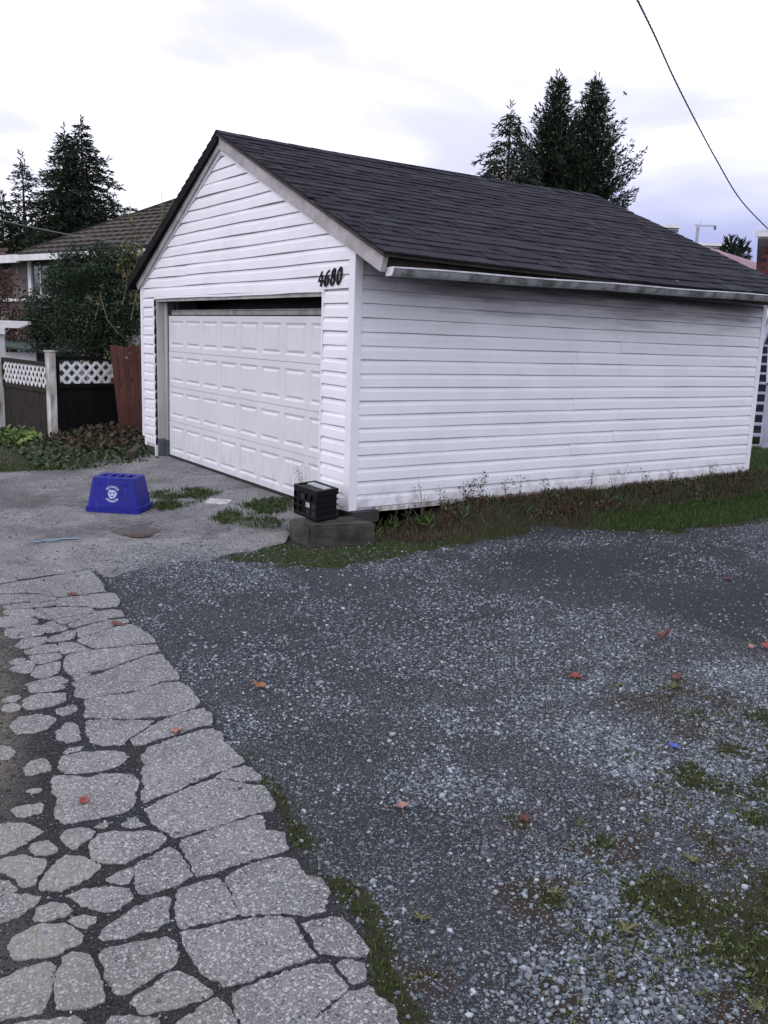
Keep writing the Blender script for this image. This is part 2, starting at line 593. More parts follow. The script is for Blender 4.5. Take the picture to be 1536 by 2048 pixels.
M['roofdark'] = mat('dark_roof', (0.016, 0.016, 0.018), (0.011, 0.011, 0.013), 4, 0.95, spec=0.1)
M['cable'] = mat('cable_black', (0.02, 0.02, 0.024), (0.03, 0.03, 0.034), 30, 0.6)
M['wire'] = mat('cable_grey', (0.20, 0.21, 0.21), (0.14, 0.14, 0.14), 30, 0.6)
M['tower'] = mat('tower_panel', (0.45, 0.47, 0.52), (0.36, 0.38, 0.43), 0.2, 0.6, 0)
M['towerwhite'] = mat('tower_white', (0.9, 0.88, 0.84), (0.8, 0.78, 0.75), 0.2, 0.6, 0)
M['towerglass'] = mat('tower_glass', (0.06, 0.075, 0.10), (0.09, 0.10, 0.13), 0.2, 0.2, 0)
M['cranepaint'] = mat('crane_paint', (0.42, 0.42, 0.46), (0.30, 0.30, 0.34), 1, 0.6, 0)
M['shedgreen'] = mat('green_shed', (0.035, 0.055, 0.047), (0.025, 0.04, 0.035), 4, 0.8)


def glass_mat():
    m, t, b = newmat('window_glass')
    b.inputs['Base Color'].default_value = (0.03, 0.04, 0.045, 1)
    b.inputs['Roughness'].default_value = 0.06
    b.inputs['Specular IOR Level'].default_value = 0.6
    return m


M['glass'] = glass_mat()


def grime(m, col, scale, lo, hi, amt, stretch=(1, 1, 1), zlo=None, zhi=None):
    """dust and scuffs over an existing material's colour"""
    t = m.node_tree
    b = t.nodes['Principled BSDF']
    src = b.inputs['Base Color'].links[0].from_socket
    p = geo(t)
    f = maprange(t, noise(t, scale, 7, scaled(t, p, *stretch), 0.65), lo, hi, 0, amt)
    if zlo is not None:
        sp = t.nodes.new('ShaderNodeSeparateXYZ')
        t.links.new(p, sp.inputs[0])
        f = mathn(t, 'MULTIPLY', f, maprange(t, sp.outputs[2], zhi, zlo, 0.12, 1))
    t.links.new(mixc(t, f, src, col), b.inputs['Base Color'])


grime(M['door'], (0.22, 0.19, 0.165), 11, 0.45, 0.8, 0.40, (1, 1, .5), -.05, 0.4)
grime(M['door'], (0.40, 0.37, 0.36), 3.5, 0.56, 0.85, 0.22)
grime(M['blue'], (0.16, 0.16, 0.20), 26, 0.55, 0.80, 0.45, (1, 1, .35))
grime(M['trim'], (0.30, 0.27, 0.24), 8, 0.56, 0.85, 0.35, (1, 1, .25))
grime(M['whitewood'], (0.26, 0.26, 0.2), 7, 0.56, 0.85, 0.22, (1, 1, .4))

# ------------------------------------------------------------------ value noise on numpy arrays
_rng = np.random.default_rng(11)
_tab = _rng.random((256, 256))


def vnoise(x, y, s, seed=0):
    x = np.asarray(x) * s + seed * 17.3
    y = np.asarray(y) * s + seed * 9.1
    xi = np.floor(x).astype(int)
    yi = np.floor(y).astype(int)
    fx = x - xi
    fy = y - yi
    fx = fx * fx * (3 - 2 * fx)
    fy = fy * fy * (3 - 2 * fy)
    g = lambda a, b: _tab[a % 256, b % 256]
    return (g(xi, yi) * (1 - fx) + g(xi + 1, yi) * fx) * (1 - fy) + (g(xi, yi + 1) * (1 - fx) + g(xi + 1, yi + 1) * fx) * fy


def fbm(x, y, s, oct=4, seed=0):
    r = 0
    a = 0.5
    tot = 0
    for i in range(oct):
        r = r + a * vnoise(x, y, s * 2 ** i, seed + i)
        tot += a
        a *= 0.55
    return r / tot


def smooth(x, a, b):
    t = np.clip((np.asarray(x, float) - a) / (b - a), 0, 1)
    return t * t * (3 - 2 * t)


def inpoly(px, py, poly):
    px = np.asarray(px)
    py = np.asarray(py)
    r = np.zeros(px.shape, bool)
    n = len(poly)
    for i in range(n):
        x0, y0 = poly[i][0], poly[i][1]
        x1, y1 = poly[(i + 1) % n][0], poly[(i + 1) % n][1]
        c = ((y0 > py) != (y1 > py)) & (px < (x1 - x0) * (py - y0) / ((y1 - y0) if y1 != y0 else 1e-9) + x0)
        r ^= c
    return r


def polydist(px, py, line):
    px = np.asarray(px, float)
    py = np.asarray(py, float)
    best = np.full(px.shape, 1e9)
    for (x0, y0), (x1, y1) in zip(line[:-1], line[1:]):
        dx, dy = x1 - x0, y1 - y0
        t = np.clip(((px - x0) * dx + (py - y0) * dy) / (dx * dx + dy * dy + 1e-12), 0, 1)
        best = np.minimum(best, np.hypot(px - x0 - t * dx, py - y0 - t * dy))
    return best


def gl(pts, z=-0.2):
    return [tuple(G(a, b, z)[:2]) for a, b in pts]


# measured outlines on the ground
EDGE = gl([(178, 1120), (205, 1150), (240, 1195), (262, 1245), (310, 1290), (352, 1350), (410, 1415), (440, 1465), (497, 1530), (545, 1600), (585, 1690), (640, 1755),
           (690, 1800), (715, 1850), (740, 1915), (745, 1960), (775, 2010), (800, 2060), (850, 2140)])      # where the asphalt ends and the gravel begins
EDGE = EDGE + [(EDGE[-1][0] + 3.0, EDGE[-1][1] - 0.25)]
GRASS_FRONT = gl([(485, 1112), (560, 1127), (640, 1128), (740, 1112), (830, 1098), (930, 1078), (1100, 1052), (1250, 1055), (1330, 1062), (1430, 1050), (1536, 1035), (1640, 1025)])


def wallmound(x, y):
    """height of the soil bank along the long wall"""
    k = smooth(y, 0.15, 1.5) * (0.16 + 0.07 * fbm(x, y, 1.3, 3, 5)) + smooth(y, 3.6, 5.6) * 0.03
    return k * (1 - smooth(x, 0.12, 0.85)) * (1 - smooth(y, 6.2, 7.2))


def gz(x, y):
    al = alley_side(x, y) * 1.0
    return -0.207 + 0.0062 * al + (1 - 0.8 * al) * (0.012 * (fbm(x, y, 0.9, 3, 2) - 0.5) + 0.008 * (fbm(x, y, 5, 2, 4) - 0.5)) + wallmound(x, y)


def alley_side(x, y):
    """1 on the asphalt side of EDGE, 0 on gravel"""
    xs = np.array([e[0] for e in EDGE])
    ys = np.array([e[1] for e in EDGE])
    o = np.argsort(xs)
    return (np.asarray(y) < np.interp(x, xs[o], ys[o])) & (np.asarray(x) > xs.min())


MOSS_BLOBS = [(1395, 1545, .17, 1.0), (1460, 1495, .14, .9), (1310, 1370, .22, .8), (1340, 1385, .18, .9), (1250, 1368, .12, .6), (1410, 1830, .26, 1.0), (1340, 1790, .22, 1.0), (1390, 1900, .18, .9),
              (1500, 1780, .22, .9), (1270, 1770, .14, .8), (1330, 1595, .14, .6), (1490, 1580, .18, .8), (1536, 1650, .22, .8), (1110, 1790, .10, .8), (1420, 1930, .16, .8), (1165, 1640, .05, .6), (1050, 1645, .06, .7),
              (1180, 1990, .12, .6), (1536, 1450, .25, .8), (1440, 1440, .2, .7), (1500, 1960, .2, .9), (1210, 1690, .12, .6), (1580, 1800, .35, 1.0), (1600, 1560, .3, 1.0), (1290, 1525, .12, .6), (840, 1940, .08, .5), (1350, 1960, .14, .8), (1300, 1880, .16, .7), (1480, 1890, .2, .9), (1536, 1990, .18, .9), (1400, 1990, .15, .7), (1450, 1670, .16, .8), (1240, 1950, .12, .6), (1180, 1870, .1, .5)]
MOSS_W = [(*G(a, b)[:2], r, k) for a, b, r, k in MOSS_BLOBS]
PACK_BLOBS = [(620, 1480, .6, .9), (800, 1420, .7, .8), (950, 1480, .35, .8), (700, 1620, .55, .9), (950, 1340, .5, .5), (760, 1230, .7, .5), (1150, 1130, 1.0, .8), (1450, 1180, 1.2, .9), (1300, 1110, 1.0, .9), (850, 1800, .35, .7), (950, 2000, .3, .5), (1450, 1260, .8, .8), (1000, 1560, .25, .6)]
PACK_W = [(*G(a, b)[:2], r, k) for a, b, r, k in PACK_BLOBS]


def blobs(x, y, L):
    r = np.zeros(np.shape(x))
    for bx, by, rad, k in L:
        r = np.maximum(r, k * np.exp(-(((x - bx) ** 2 + (y - by) ** 2) / rad ** 2)))
    return r


def moss_f(x, y):
    m = blobs(x, y, MOSS_W)
    d = polydist(x, y, EDGE)
    along = smooth(x, 3.3, 4.1)
    m = np.maximum(m, (1 - smooth(d, 0.02, 0.16)) * (0.25 + 0.75 * along) * ~alley_side(x, y))
    m = np.maximum(m, 0.95 * (1 - smooth(polydist(x, y, GRASS_FRONT), 0.0, 0.28)))
    behind = inpoly(x, y, GRASS_FRONT + [(-4, 14), (-0.2, -0.3)])
    return np.maximum(behind * (0.78 + 0.4 * fbm(x, y, 6, 3, 8)), m * (0.84 + 2.0 * (fbm(x, y, 5.5, 4, 8) - 0.44)))


SOIL_W = [(bx, by, r * 1.9, k) for bx, by, r, k in MOSS_W]


def soil_f(x, y):
    return np.clip(blobs(x, y, SOIL_W) * 1.5 * smooth(fbm(x, y, 4.2, 4, 83), 0.44, 0.62), 0, 1) * ~alley_side(x, y)


def pack_f(x, y):
    return np.clip(blobs(x, y, PACK_W) * (0.6 + 0.8 * fbm(x, y, 2.2, 3, 21)) + 0.9 * (fbm(x, y, 1.7, 3, 31) - 0.52), 0, 1)


# ------------------------------------------------------------------ ground
# far yard
b = MB()
b.add([(-1500, -1500, -0.30), (1500, -1500, -0.30), (1500, 1500, -0.30), (-1500, 1500, -0.30)], [(0, 1, 2, 3)])
b.build('ground', M['yard'], kind='structure')
# gravel lot with the soil bank along the wall
xs = np.concatenate([np.arange(-1.2, 8.6, 0.04)])
ys = np.concatenate([np.arange(-5.4, 7.0, 0.04)])
xs = np.concatenate([[-14, -10, -7, -5, -3.6, -2.6, -1.8], xs, [9.2, 11, 14, 20, 30]])
ys = np.concatenate([[-30, -18, -12, -9, -7.5, -6.2], ys, [7.4, 8, 9, 11]])
gx, gy = np.meshgrid(xs, ys, indexing='ij')
gzv = gz(gx, gy)
nx, ny = gx.shape
idx = np.arange(nx * ny).reshape(nx, ny)
q = np.stack([idx[:-1, :-1], idx[1:, :-1], idx[1:, 1:], idx[:-1, 1:]], -1).reshape(-1, 4)
aside = alley_side(gx, gy)
mud = (smooth(-3.12 - 0.2 * (gx - 1.67) - gy, 0.0, 0.2) * (1 - 0.65 * smooth(gx, 2.9, 3.8)) * aside) * (0.55 + fbm(gx, gy, 1.5, 3, 3))
o = raw_mesh('gravel_lot', np.stack([gx, gy, gzv], -1).reshape(-1, 3), q, 4, M['grit'],
             {'moss': moss_f(gx, gy).ravel(), 'pack': (pack_f(gx, gy) * ~aside).ravel(), 'mud': np.clip(mud, 0, 1).ravel(), 'crack': (aside * 1.0).ravel(), 'soil': soil_f(gx, gy).ravel()}, smooth=True)
o['kind'] = 'structure'

# alley: the unbroken asphalt further along, and the driveway apron that rises to the door
b = MB()
edge_far = [(-300, 1215), (-60, 1178), (0, 1168), (38, 1161), (110, 1149), (190, 1150)]
far_line = [G(*p) for p in edge_far]
front = [G(*p) for p in [(228, 1152), (262, 1138), (330, 1128), (400, 1122), (470, 1112), (520, 1096), (570, 1086)]]
pts = [(-60, -4.4)] + [tuple(p[:2]) for p in far_line] + [tuple(p[:2]) for p in front] + [(-0.1, -0.55), (-0.45, 0.30), (-4.9, 0.30), (-5.4, -0.3), (-60, -0.55)]


FRONT2 = [tuple(p[:2]) for p in front] + [(-0.1, -0.55)]


def alley_z(x, y):
    return float(-0.198 - 0.011 * (1 - smooth(polydist(x, y, FRONT2), 0.0, 0.35)) + 0.078 * smooth(y, -1.35, 0.05) * smooth(x, -5.6, -5.0) * (1 - smooth(x, -0.4, 0.4)))


# fan the outline into a grid clipped to it
poly2 = pts
gxs = np.concatenate([[-60, -40, -25, -16, -12, -9, -7], np.arange(-6, 0.95, 0.1)])
gys = np.arange(-4.4, 0.4, 0.1)
bm = bmesh.new()
vv = [bm.verts.new((p[0], p[1], 0)) for p in poly2]
bm.faces.new(vv)
for X in gxs[1:]:
    bmesh.ops.bisect_plane(bm, geom=bm.verts[:] + bm.edges[:] + bm.faces[:], plane_co=(X, 0, 0), plane_no=(1, 0, 0))
for Y in gys[1:]:
    bmesh.ops.bisect_plane(bm, geom=bm.verts[:] + bm.edges[:] + bm.faces[:], plane_co=(0, Y, 0), plane_no=(0, 1, 0))
for v in bm.verts:
    v.co.z = alley_z(v.co.x, v.co.y) + 0.006 * (float(fbm(v.co.x, v.co.y, 1.4, 3, 6)) - 0.5)
bmesh.ops.recalc_face_normals(bm, faces=bm.faces[:])
if bm.faces[0].normal.z < 0:
    bmesh.ops.reverse_faces(bm, faces=bm.faces[:])
me = bpy.data.meshes.new('alley')
bm.to_mesh(me)
bm.free()
me.materials.append(M['asphalt_far'])
alley = bpy.data.objects.new('alley', me)
COL.objects.link(alley)
alley['kind'] = 'structure'

# the broken edge of the alley: every slab between two cracks is a piece
Z1, Z2, Z3, Z4, Z5 = (3.84, 0, 1120), (3.84, 0, 1380), (3.84, 240, 1380), (3.84, 0, 1640), (3.339, 340, 1640)
ZP = (1, 0, 0)
PIECES = [
    (Z1, [(165, 162), (420, 120), (690, 77), (760, 150), (800, 235), (600, 265), (450, 278), (330, 256), (225, 248), (185, 215)]),
    (Z1, [(-60, 215), (15, 195), (140, 165), (160, 200), (195, 248), (120, 250), (-60, 255)]),
    (Z1, [(-60, 275), (190, 262), (215, 310), (150, 320), (30, 330), (-60, 320)]),
    (Z1, [(230, 262), (330, 270), (425, 290), (420, 305), (240, 325)]),
    (Z1, [(240, 335), (425, 318), (430, 345), (290, 360), (255, 355)]),
    (Z1, [(440, 295), (600, 280), (790, 255), (880, 255), (910, 310), (900, 350), (780, 365), (650, 350), (440, 348)]),
    (Z1, [(40, 345), (210, 330), (250, 365), (130, 370), (45, 370)]),
    (Z1, [(50, 385), (240, 380), (265, 430), (200, 435), (45, 415)]),
    (Z1, [(290, 372), (500, 362), (690, 365), (720, 385), (690, 405), (520, 428), (410, 448), (300, 440), (275, 390)]),
    (Z1, [(-40, 445), (120, 435), (270, 455), (275, 485), (160, 500), (40, 515), (-40, 500)]),
    (Z1, [(50, 535), (200, 505), (300, 500), (330, 530), (320, 570), (130, 598), (60, 580)]),
    (Z1, [(330, 500), (400, 465), (420, 490), (520, 515), (500, 535), (380, 552), (340, 545)]),
    (Z1, [(420, 458), (540, 440), (690, 416), (640, 440), (520, 482), (470, 490)]),
    (Z1, [(530, 495), (650, 448), (740, 395), (860, 382), (920, 390), (945, 430), (830, 450), (720, 476), (560, 520)]),
    (Z1, [(580, 535), (720, 492), (840, 464), (960, 452), (985, 475), (880, 495), (780, 540), (610, 598), (605, 560)]),
    (Z1, [(620, 605), (770, 555), (900, 510), (1000, 492), (1090, 540), (1170, 590), (1190, 630), (1030, 648), (870, 663), (740, 680), (690, 660), (600, 620)]),
    (Z1, [(385, 600), (540, 545), (575, 550), (565, 600), (470, 620), (380, 625)]),
    (Z1, [(130, 660), (180, 605), (350, 590), (355, 620), (290, 655), (180, 675)]),
    (Z1, [(460, 635), (560, 630), (640, 660), (690, 693), (560, 703), (490, 718), (450, 670)]),
    (Z1, [(190, 695), (310, 660), (420, 645), (440, 698), (350, 708), (220, 725)]),
    (Z1, [(230, 735), (440, 717), (470, 745), (400, 773), (300, 798), (270, 790)]),
    (Z1, [(75, 780), (170, 755), (190, 765), (130, 800)]),
    (Z1, [(80, 835), (220, 770), (260, 805), (215, 865), (150, 865)]),
    (Z1, [(240, 880), (290, 815), (460, 777), (455, 830), (420, 875), (320, 905)]),
    (Z1, [(500, 745), (560, 720), (710, 697), (880, 677), (1030, 662), (1200, 652), (1225, 695), (1120, 723), (980, 778), (800, 838), (640, 860), (540, 880), (490, 820)]),
    (Z1, [(560, 940), (700, 892), (830, 849), (1000, 784), (1130, 739), (1240, 722), (1290, 790), (1360, 860), (1375, 912), (1230, 933), (1080, 988), (900, 1018), (650, 1060), (570, 1040), (590, 985)]),
    (Z1, [(550, 890), (640, 870), (700, 872), (680, 893), (580, 930)]),
    (Z1, [(350, 910), (460, 890), (520, 930), (500, 945), (400, 935)]),
    (Z1, [(210, 950), (330, 915), (490, 960), (500, 985), (360, 1005), (240, 1015)]),
    (Z1, [(20, 1085), (60, 1050), (150, 1045), (110, 1085)]),
    (Z1, [(180, 1075), (280, 1030), (480, 1025), (510, 1075), (390, 1120), (210, 1152), (190, 1130)]),
    (Z1, [(650, 1076), (830, 1043), (1010, 1023), (1120, 983), (1260, 943), (1390, 938), (1480, 1010), (1530, 1090), (1480, 1133), (1300, 1196), (1130, 1206), (900, 1216), (650, 1208), (660, 1130)]),
    (Z2, [(20, 150), (40, 115), (110, 105), (145, 130), (120, 160), (60, 165)]),
    (Z2, [(420, 155), (560, 110), (595, 125), (580, 165), (480, 200)]),
    (Z2, [(85, 270), (150, 215), (280, 190), (400, 205), (425, 240), (360, 290), (240, 330), (120, 335)]),
    (Z2, [(440, 320), (500, 260), (560, 250), (600, 275), (620, 330), (610, 385), (520, 410), (440, 375)]),
    (Z2, [(660, 237), (850, 229), (1190, 233), (1100, 298), (980, 368), (955, 415), (800, 425), (690, 400), (670, 330)]),
    (Z3, [(75, 387), (190, 314), (300, 243), (400, 205), (560, 154), (640, 137), (700, 180), (700, 268), (580, 287), (480, 326), (330, 366), (200, 413), (110, 420)]),
    (Z2, [(480, 485), (540, 445), (640, 430), (600, 465), (520, 490)]),
    (Z2, [(450, 560), (480, 510), (620, 475), (820, 465), (950, 475), (990, 510), (900, 580), (780, 615), (640, 630), (520, 640), (460, 610)]),
    (Z2, [(405, 700), (430, 660), (560, 660), (700, 670), (780, 645), (900, 640), (1000, 650), (1055, 700), (1040, 780), (1030, 880), (960, 930), (780, 980), (620, 1000), (500, 1030), (420, 980), (430, 900), (440, 830), (400, 770)]),
    (Z3, [(165, 620), (190, 560), (165, 500), (220, 440), (340, 393), (480, 350), (600, 309), (720, 297), (790, 330), (800, 390), (870, 460), (960, 548), (830, 597), (690, 656), (540, 716), (420, 776), (280, 817), (180, 868), (170, 800), (190, 730)]),
    (Z3, [(735, 664), (840, 613), (960, 578), (1010, 600), (1090, 670), (1080, 696), (960, 696)]),
    (Z3, [(200, 910), (320, 843), (480, 774), (600, 719), (700, 679), (840, 698), (1000, 724), (1110, 734), (1150, 790), (1190, 880), (1180, 918), (1060, 936), (960, 966), (830, 1011), (700, 1056), (560, 1096), (420, 1132), (350, 1080), (260, 1030)]),
    (Z2, [(190, 605), (240, 545), (340, 535), (390, 580), (370, 620), (240, 650), (190, 650)]),
    (Z2, [(-80, 430), (60, 430), (100, 480), (60, 530), (-80, 520)]),
    (Z2, [(190, 780), (260, 755), (330, 765), (280, 790)]),
    (Z2, [(100, 910), (200, 880), (330, 870), (320, 940), (200, 970), (140, 960)]),
    (Z2, [(920, 1030), (1040, 970), (1120, 1040), (1000, 1060)]),
    (Z2, [(720, 1050), (760, 1030), (850, 1020), (800, 1060)]),
    (Z4, [(-120, 260), (-100, 70), (80, 30), (200, 30), (330, 90), (250, 130), (130, 200), (40, 250)]),
    (Z4, [(230, 215), (280, 165), (370, 160), (440, 220), (440, 240), (310, 265)]),
    (Z4, [(470, 130), (520, 75), (680, 65), (720, 95), (690, 140), (600, 200), (560, 235), (500, 195)]),
    (Z4, [(690, 180), (760, 110), (860, 85), (1000, 95), (1120, 90), (1230, 110), (1270, 150), (1200, 210), (1080, 268), (960, 333), (850, 330), (760, 325), (700, 260)]),
    (Z4, [(-60, 325), (150, 275), (240, 300), (350, 310), (330, 370), (260, 440), (250, 500), (190, 500), (60, 400), (-40, 360)]),
    (Z4, [(300, 520), (350, 440), (400, 370), (510, 275), (640, 285), (770, 360), (700, 430), (600, 480), (470, 550), (400, 545)]),
    (Z4, [(-150, 450), (60, 470), (120, 545), (-150, 600)]),
    (Z4, [(500, 575), (620, 530), (760, 510), (860, 510), (990, 530), (1030, 590), (950, 660), (840, 710), (760, 700), (620, 640)]),
    (Z4, [(800, 470), (920, 385), (1010, 370), (1005, 430), (990, 485), (880, 485)]),
    (Z4, [(1040, 430), (1050, 340), (1150, 282), (1300, 197), (1350, 220), (1420, 330), (1480, 428), (1390, 478), (1280, 517), (1130, 568), (1060, 560), (1040, 500)]),
    (Z4, [(-120, 790), (-100, 640), (60, 585), (200, 575), (300, 600), (240, 660), (130, 740), (60, 775)]),
    (Z4, [(250, 750), (310, 670), (400, 640), (490, 650), (550, 695), (480, 740), (380, 770), (280, 765)]),
    (Z4, [(520, 765), (600, 735), (740, 745), (720, 790), (660, 835), (600, 810)]),
    (Z4, [(55, 970), (130, 880), (240, 820), (330, 800), (490, 795), (560, 840), (620, 900), (600, 940), (500, 980), (420, 1025), (250, 1050), (110, 1075)]),
    (Z4, [(770, 890), (830, 800), (950, 732), (1080, 652), (1230, 592), (1310, 590), (1300, 680), (1290, 780), (1200, 838), (1060, 868), (930, 908), (800, 920)]),
    (Z4, [(-160, 1290), (130, 1160), (260, 1120), (360, 1100), (420, 1130), (390, 1180), (370, 1300), (360, 1420), (300, 1480), (160, 1500), (-160, 1560)]),
    (Z4, [(430, 1440), (425, 1280), (440, 1180), (480, 1110), (490, 1050), (560, 1020), (690, 1030), (720, 1130), (770, 1200), (780, 1330), (800, 1395), (700, 1430), (580, 1455)]),
    (Z4, [(775, 1000), (920, 962), (1080, 928), (1280, 888), (1340, 950), (1380, 1060), (1310, 1130), (1200, 1178), (1080, 1267), (960, 1338), (900, 1330), (860, 1250), (810, 1180), (800, 1110), (770, 1060)]),
    (ZP, [(260, 2005), (287, 1981), (320, 1958), (352, 1940), (385, 1955), (411, 1969), (425, 1989), (379, 2007), (359, 2015), (312, 2025), (281, 2025)]),
    (Z5, [(60, 147), (160, 104), (330, 44), (450, 9), (610, -28), (640, 70), (760, 80), (775, 160), (788, 190), (700, 222), (560, 256), (430, 301), (300, 346), (180, 381), (140, 280)]),
    (Z5, [(40, 463), (150, 429), (320, 384), (370, 440), (420, 560), (455, 624), (380, 657), (250, 687), (70, 712), (35, 650)]),
    (Z5, [(367, 377), (480, 314), (620, 269), (740, 243), (850, 262), (900, 370), (1010, 390), (1070, 460), (1040, 560), (1040, 607), (930, 632), (800, 621), (640, 617), (480, 632), (440, 540)]),
    (Z5, [(70, 748), (250, 714), (420, 684), (560, 654), (740, 644), (820, 672), (870, 760), (930, 850), (978, 908), (860, 947), (720, 997), (570, 1052), (420, 1102), (350, 1115), (250, 1030), (180, 960), (120, 880)]),
    (Z5, [(890, 685), (1000, 660), (1120, 650), (1200, 690), (1260, 770), (1320, 880), (1240, 908), (1100, 903), (1000, 890), (950, 790)]),
    (Z5, [(425, 1152), (540, 1094), (700, 1034), (860, 984), (1010, 948), (1078, 962), (1138, 1050), (1193, 1110), (1130, 1168), (1020, 1258), (950, 1328), (930, 1400), (900, 1500), (540, 1500), (460, 1280), (430, 1210)]),
    (Z5, [(1120, 960), (1180, 935), (1300, 960), (1300, 1060), (1220, 1090)]),
    (Z5, [(972, 1342), (1080, 1263), (1210, 1153), (1350, 1112), (1400, 1190), (1480, 1250), (1510, 1340), (1540, 1500), (930, 1500)]),
    (Z5, [(40, 1350), (180, 1262), (320, 1182), (390, 1230), (440, 1320), (500, 1500), (-60, 1480)]),
    (Z4, [(860, 1500), (1000, 1490), (1200, 1530), (1280, 1680), (700, 1680)]),
    (Z4, [(120, 1560), (330, 1540), (560, 1510), (630, 1540), (620, 1680), (0, 1680)]),
]
world_polys = []
for (s, ox, oy), pl in PIECES:
    world_polys.append([tuple(G(px / s + ox, py / s + oy, -0.197)[:2]) for px, py in pl])
# further slabs of the same edge, beyond the picture
rr = random.Random(3)
seen_poly = gl([(-20, 1150), (220, 1140), (560, 1600), (830, 2070), (-20, 2070)])
for i in range(20):
    for j in range(5):
        cx = 0.0 + i * 0.36 + rr.uniform(-.05, .05)
        cy = -3.0 - j * 0.30 + rr.uniform(-.04, .04)
        if inpoly(np.array(cx), np.array(cy), seen_poly) or not alley_side(cx, cy + .2):
            continue
        n = rr.randint(6, 8)
        pl = [(cx + 0.155 * math.cos(2 * PI * k / n + .4) * rr.uniform(.8, 1.15), cy + 0.125 * math.sin(2 * PI * k / n + .4) * rr.uniform(.8, 1.15)) for k in range(n)]
        if any(inpoly(np.array(x), np.array(y), w) for x, y in pl for w in world_polys[:80]) or any(inpoly(np.array(x), np.array(y), seen_poly) for x, y in pl):
            continue
        world_polys.append(pl)
for k, pl in enumerate(world_polys):
    A = sum(pl[i][0] * pl[(i + 1) % len(pl)][1] - pl[(i + 1) % len(pl)][0] * pl[i][1] for i in range(len(pl)))
    if A < 0:
        pl = pl[::-1]
    size = math.sqrt(abs(A) / 2)
    step = 0.012
    grow = 0.003 + 0.0068 * float(smooth(np.mean([p[0] for p in pl]), 3.2, 0.8))
    mx_, my_ = np.mean([p[0] for p in pl]), np.mean([p[1] for p in pl])
    grow += 0.0055 * float(smooth(-3.12 - 0.2 * (mx_ - 1.67) - my_, -0.15, 0.2))
    ring = []
    for i in range(len(pl)):
        p, qv = Vector((*pl[i], 0)), Vector((*pl[(i + 1) % len(pl)], 0))
        L = (qv - p).length
        n = max(1, int(L / step))
        nrm = Vector(((qv - p).y, -(qv - p).x, 0)).normalized()
        for j in range(n):
            c = p.lerp(qv, j / n)
            h = mnoise.noise(Vector((c.x * 17, c.y * 17, k * 0.1))) * 0.009 + mnoise.noise(Vector((c.x * 75, c.y * 75, 3))) * 0.008
            ring.append(c + nrm * (grow + min(max(h, -0.014), 0.006) + rr.uniform(-.004, .0045)))
    n = len(ring)
    # round the corners a little
    for _ in range(1):
        ring = [ring[i] * 0.9 + ring[i - 1] * 0.05 + ring[(i + 1) % n] * 0.05 for i in range(n)]
    b = MB()
    z = -0.1965 + rr.uniform(-0.0015, 0.002)
    tilt = (rr.uniform(-.004, .004), rr.uniform(-.004, .0045))
    cen = sum(ring, Vector()) / n
    dirs = []
    for i in range(n):
        d = ring[(i + 1) % n] - ring[i - 1]
        dirs.append(Vector((-d.y, d.x, 0)).normalized())
    ins = 0.0015
    topz = lambda p: z + (p.x - cen.x) * tilt[0] + (p.y - cen.y) * tilt[1]
    inner = [ring[i] + dirs[i] * ins for i in range(n)]
    vs = [(p.x, p.y, topz(p)) for p in inner] + [(p.x, p.y, topz(p) - 0.0012) for p in ring] + [(p.x, p.y, -0.235) for p in ring]
    fs = [tuple(range(n))]
    for i in range(n):
        j = (i + 1) % n
        fs.append((n + i, n + j, j, i))
        fs.append((2 * n + i, 2 * n + j, n + j, n + i))
    b.add(vs, fs)
    ob = b.build('asphalt_piece', M['asphalt'], alley)

print('ground done')

# ------------------------------------------------------------------ garage
GW, GL_ = -5.28, 5.98
RIDGE_X, RIDGE_Z = -2.70, 3.61
SLOPE_R = (3.61 - 2.2155) / (0.52 + 2.70)
SLOPE_L = (3.61 - 2.175) / (5.42 - 2.70)
C = 0.12
Z0 = 0.027
garage = thing('garage', 'white vinyl sided garage with dark shingled gable roof and wide panelled door', 'garage', (-2.6, 3.0, -0.2))


def roof_z(x):
    return RIDGE_Z - (SLOPE_R * (x - RIDGE_X) if x > RIDGE_X else SLOPE_L * (RIDGE_X - x))


rs = random.Random(21)


def course(parent, P0, U, Nn, u0, u1, zb, name, m, h=C, seg=6, proud=0.0, zmax=None, amp=0.0018):
    """one board of dutch-lap siding. u0/u1: numbers or functions of z"""
    prof = [(zb - 0.002, -0.012), (zb - 0.002, 0.019 + proud), (zb + 0.072, 0.016 + proud), (zb + 0.086, 0.009 + proud), (zb + h - 0.009, 0.003 + proud), (zb + h - 0.009, -0.013), (zb + h - 0.002, -0.013)]
    if zmax is not None:
        prof = [(min(z, zmax), n) for z, n in prof]
    P0, U, Nn = Vector(P0), Vector(U), Vector(Nn)
    ph = rs.uniform(0, 6)
    vs = []
    for z, n in prof:
        a = u0(z) if callable(u0) else u0
        c = u1(z) if callable(u1) else u1
        if c < a:
            a = c = (a + c) / 2
        for i in range(seg + 1):
            u = a + (c - a) * i / seg
            w = amp * math.sin(u * 2.1 + ph) + amp * 0.6 * math.sin(u * 5.3 + ph * 2)
            p = P0 + U * u + Nn * (n + w)
            vs.append((p.x, p.y, z + 1.2 * w))
    fs = []
    k = seg + 1
    for r in range(len(prof) - 1):
        for i in range(seg):
            fs.append((r * k + i, r * k + i + 1, (r + 1) * k + i + 1, (r + 1) * k + i))
    # ends
    fs.append(tuple(r * k for r in range(len(prof)))[::-1])
    fs.append(tuple(r * k + seg for r in range(len(prof))))
    b = MB()
    b.add(vs, fs)
    return b.build(name, m, parent)


# opening
XO_L, XO_R, ZO = -4.80, -0.525, 1.917
D_Y, D_T, D_B, D_L, D_R = 0.1265, 1.716, -0.088, -4.665, -0.50
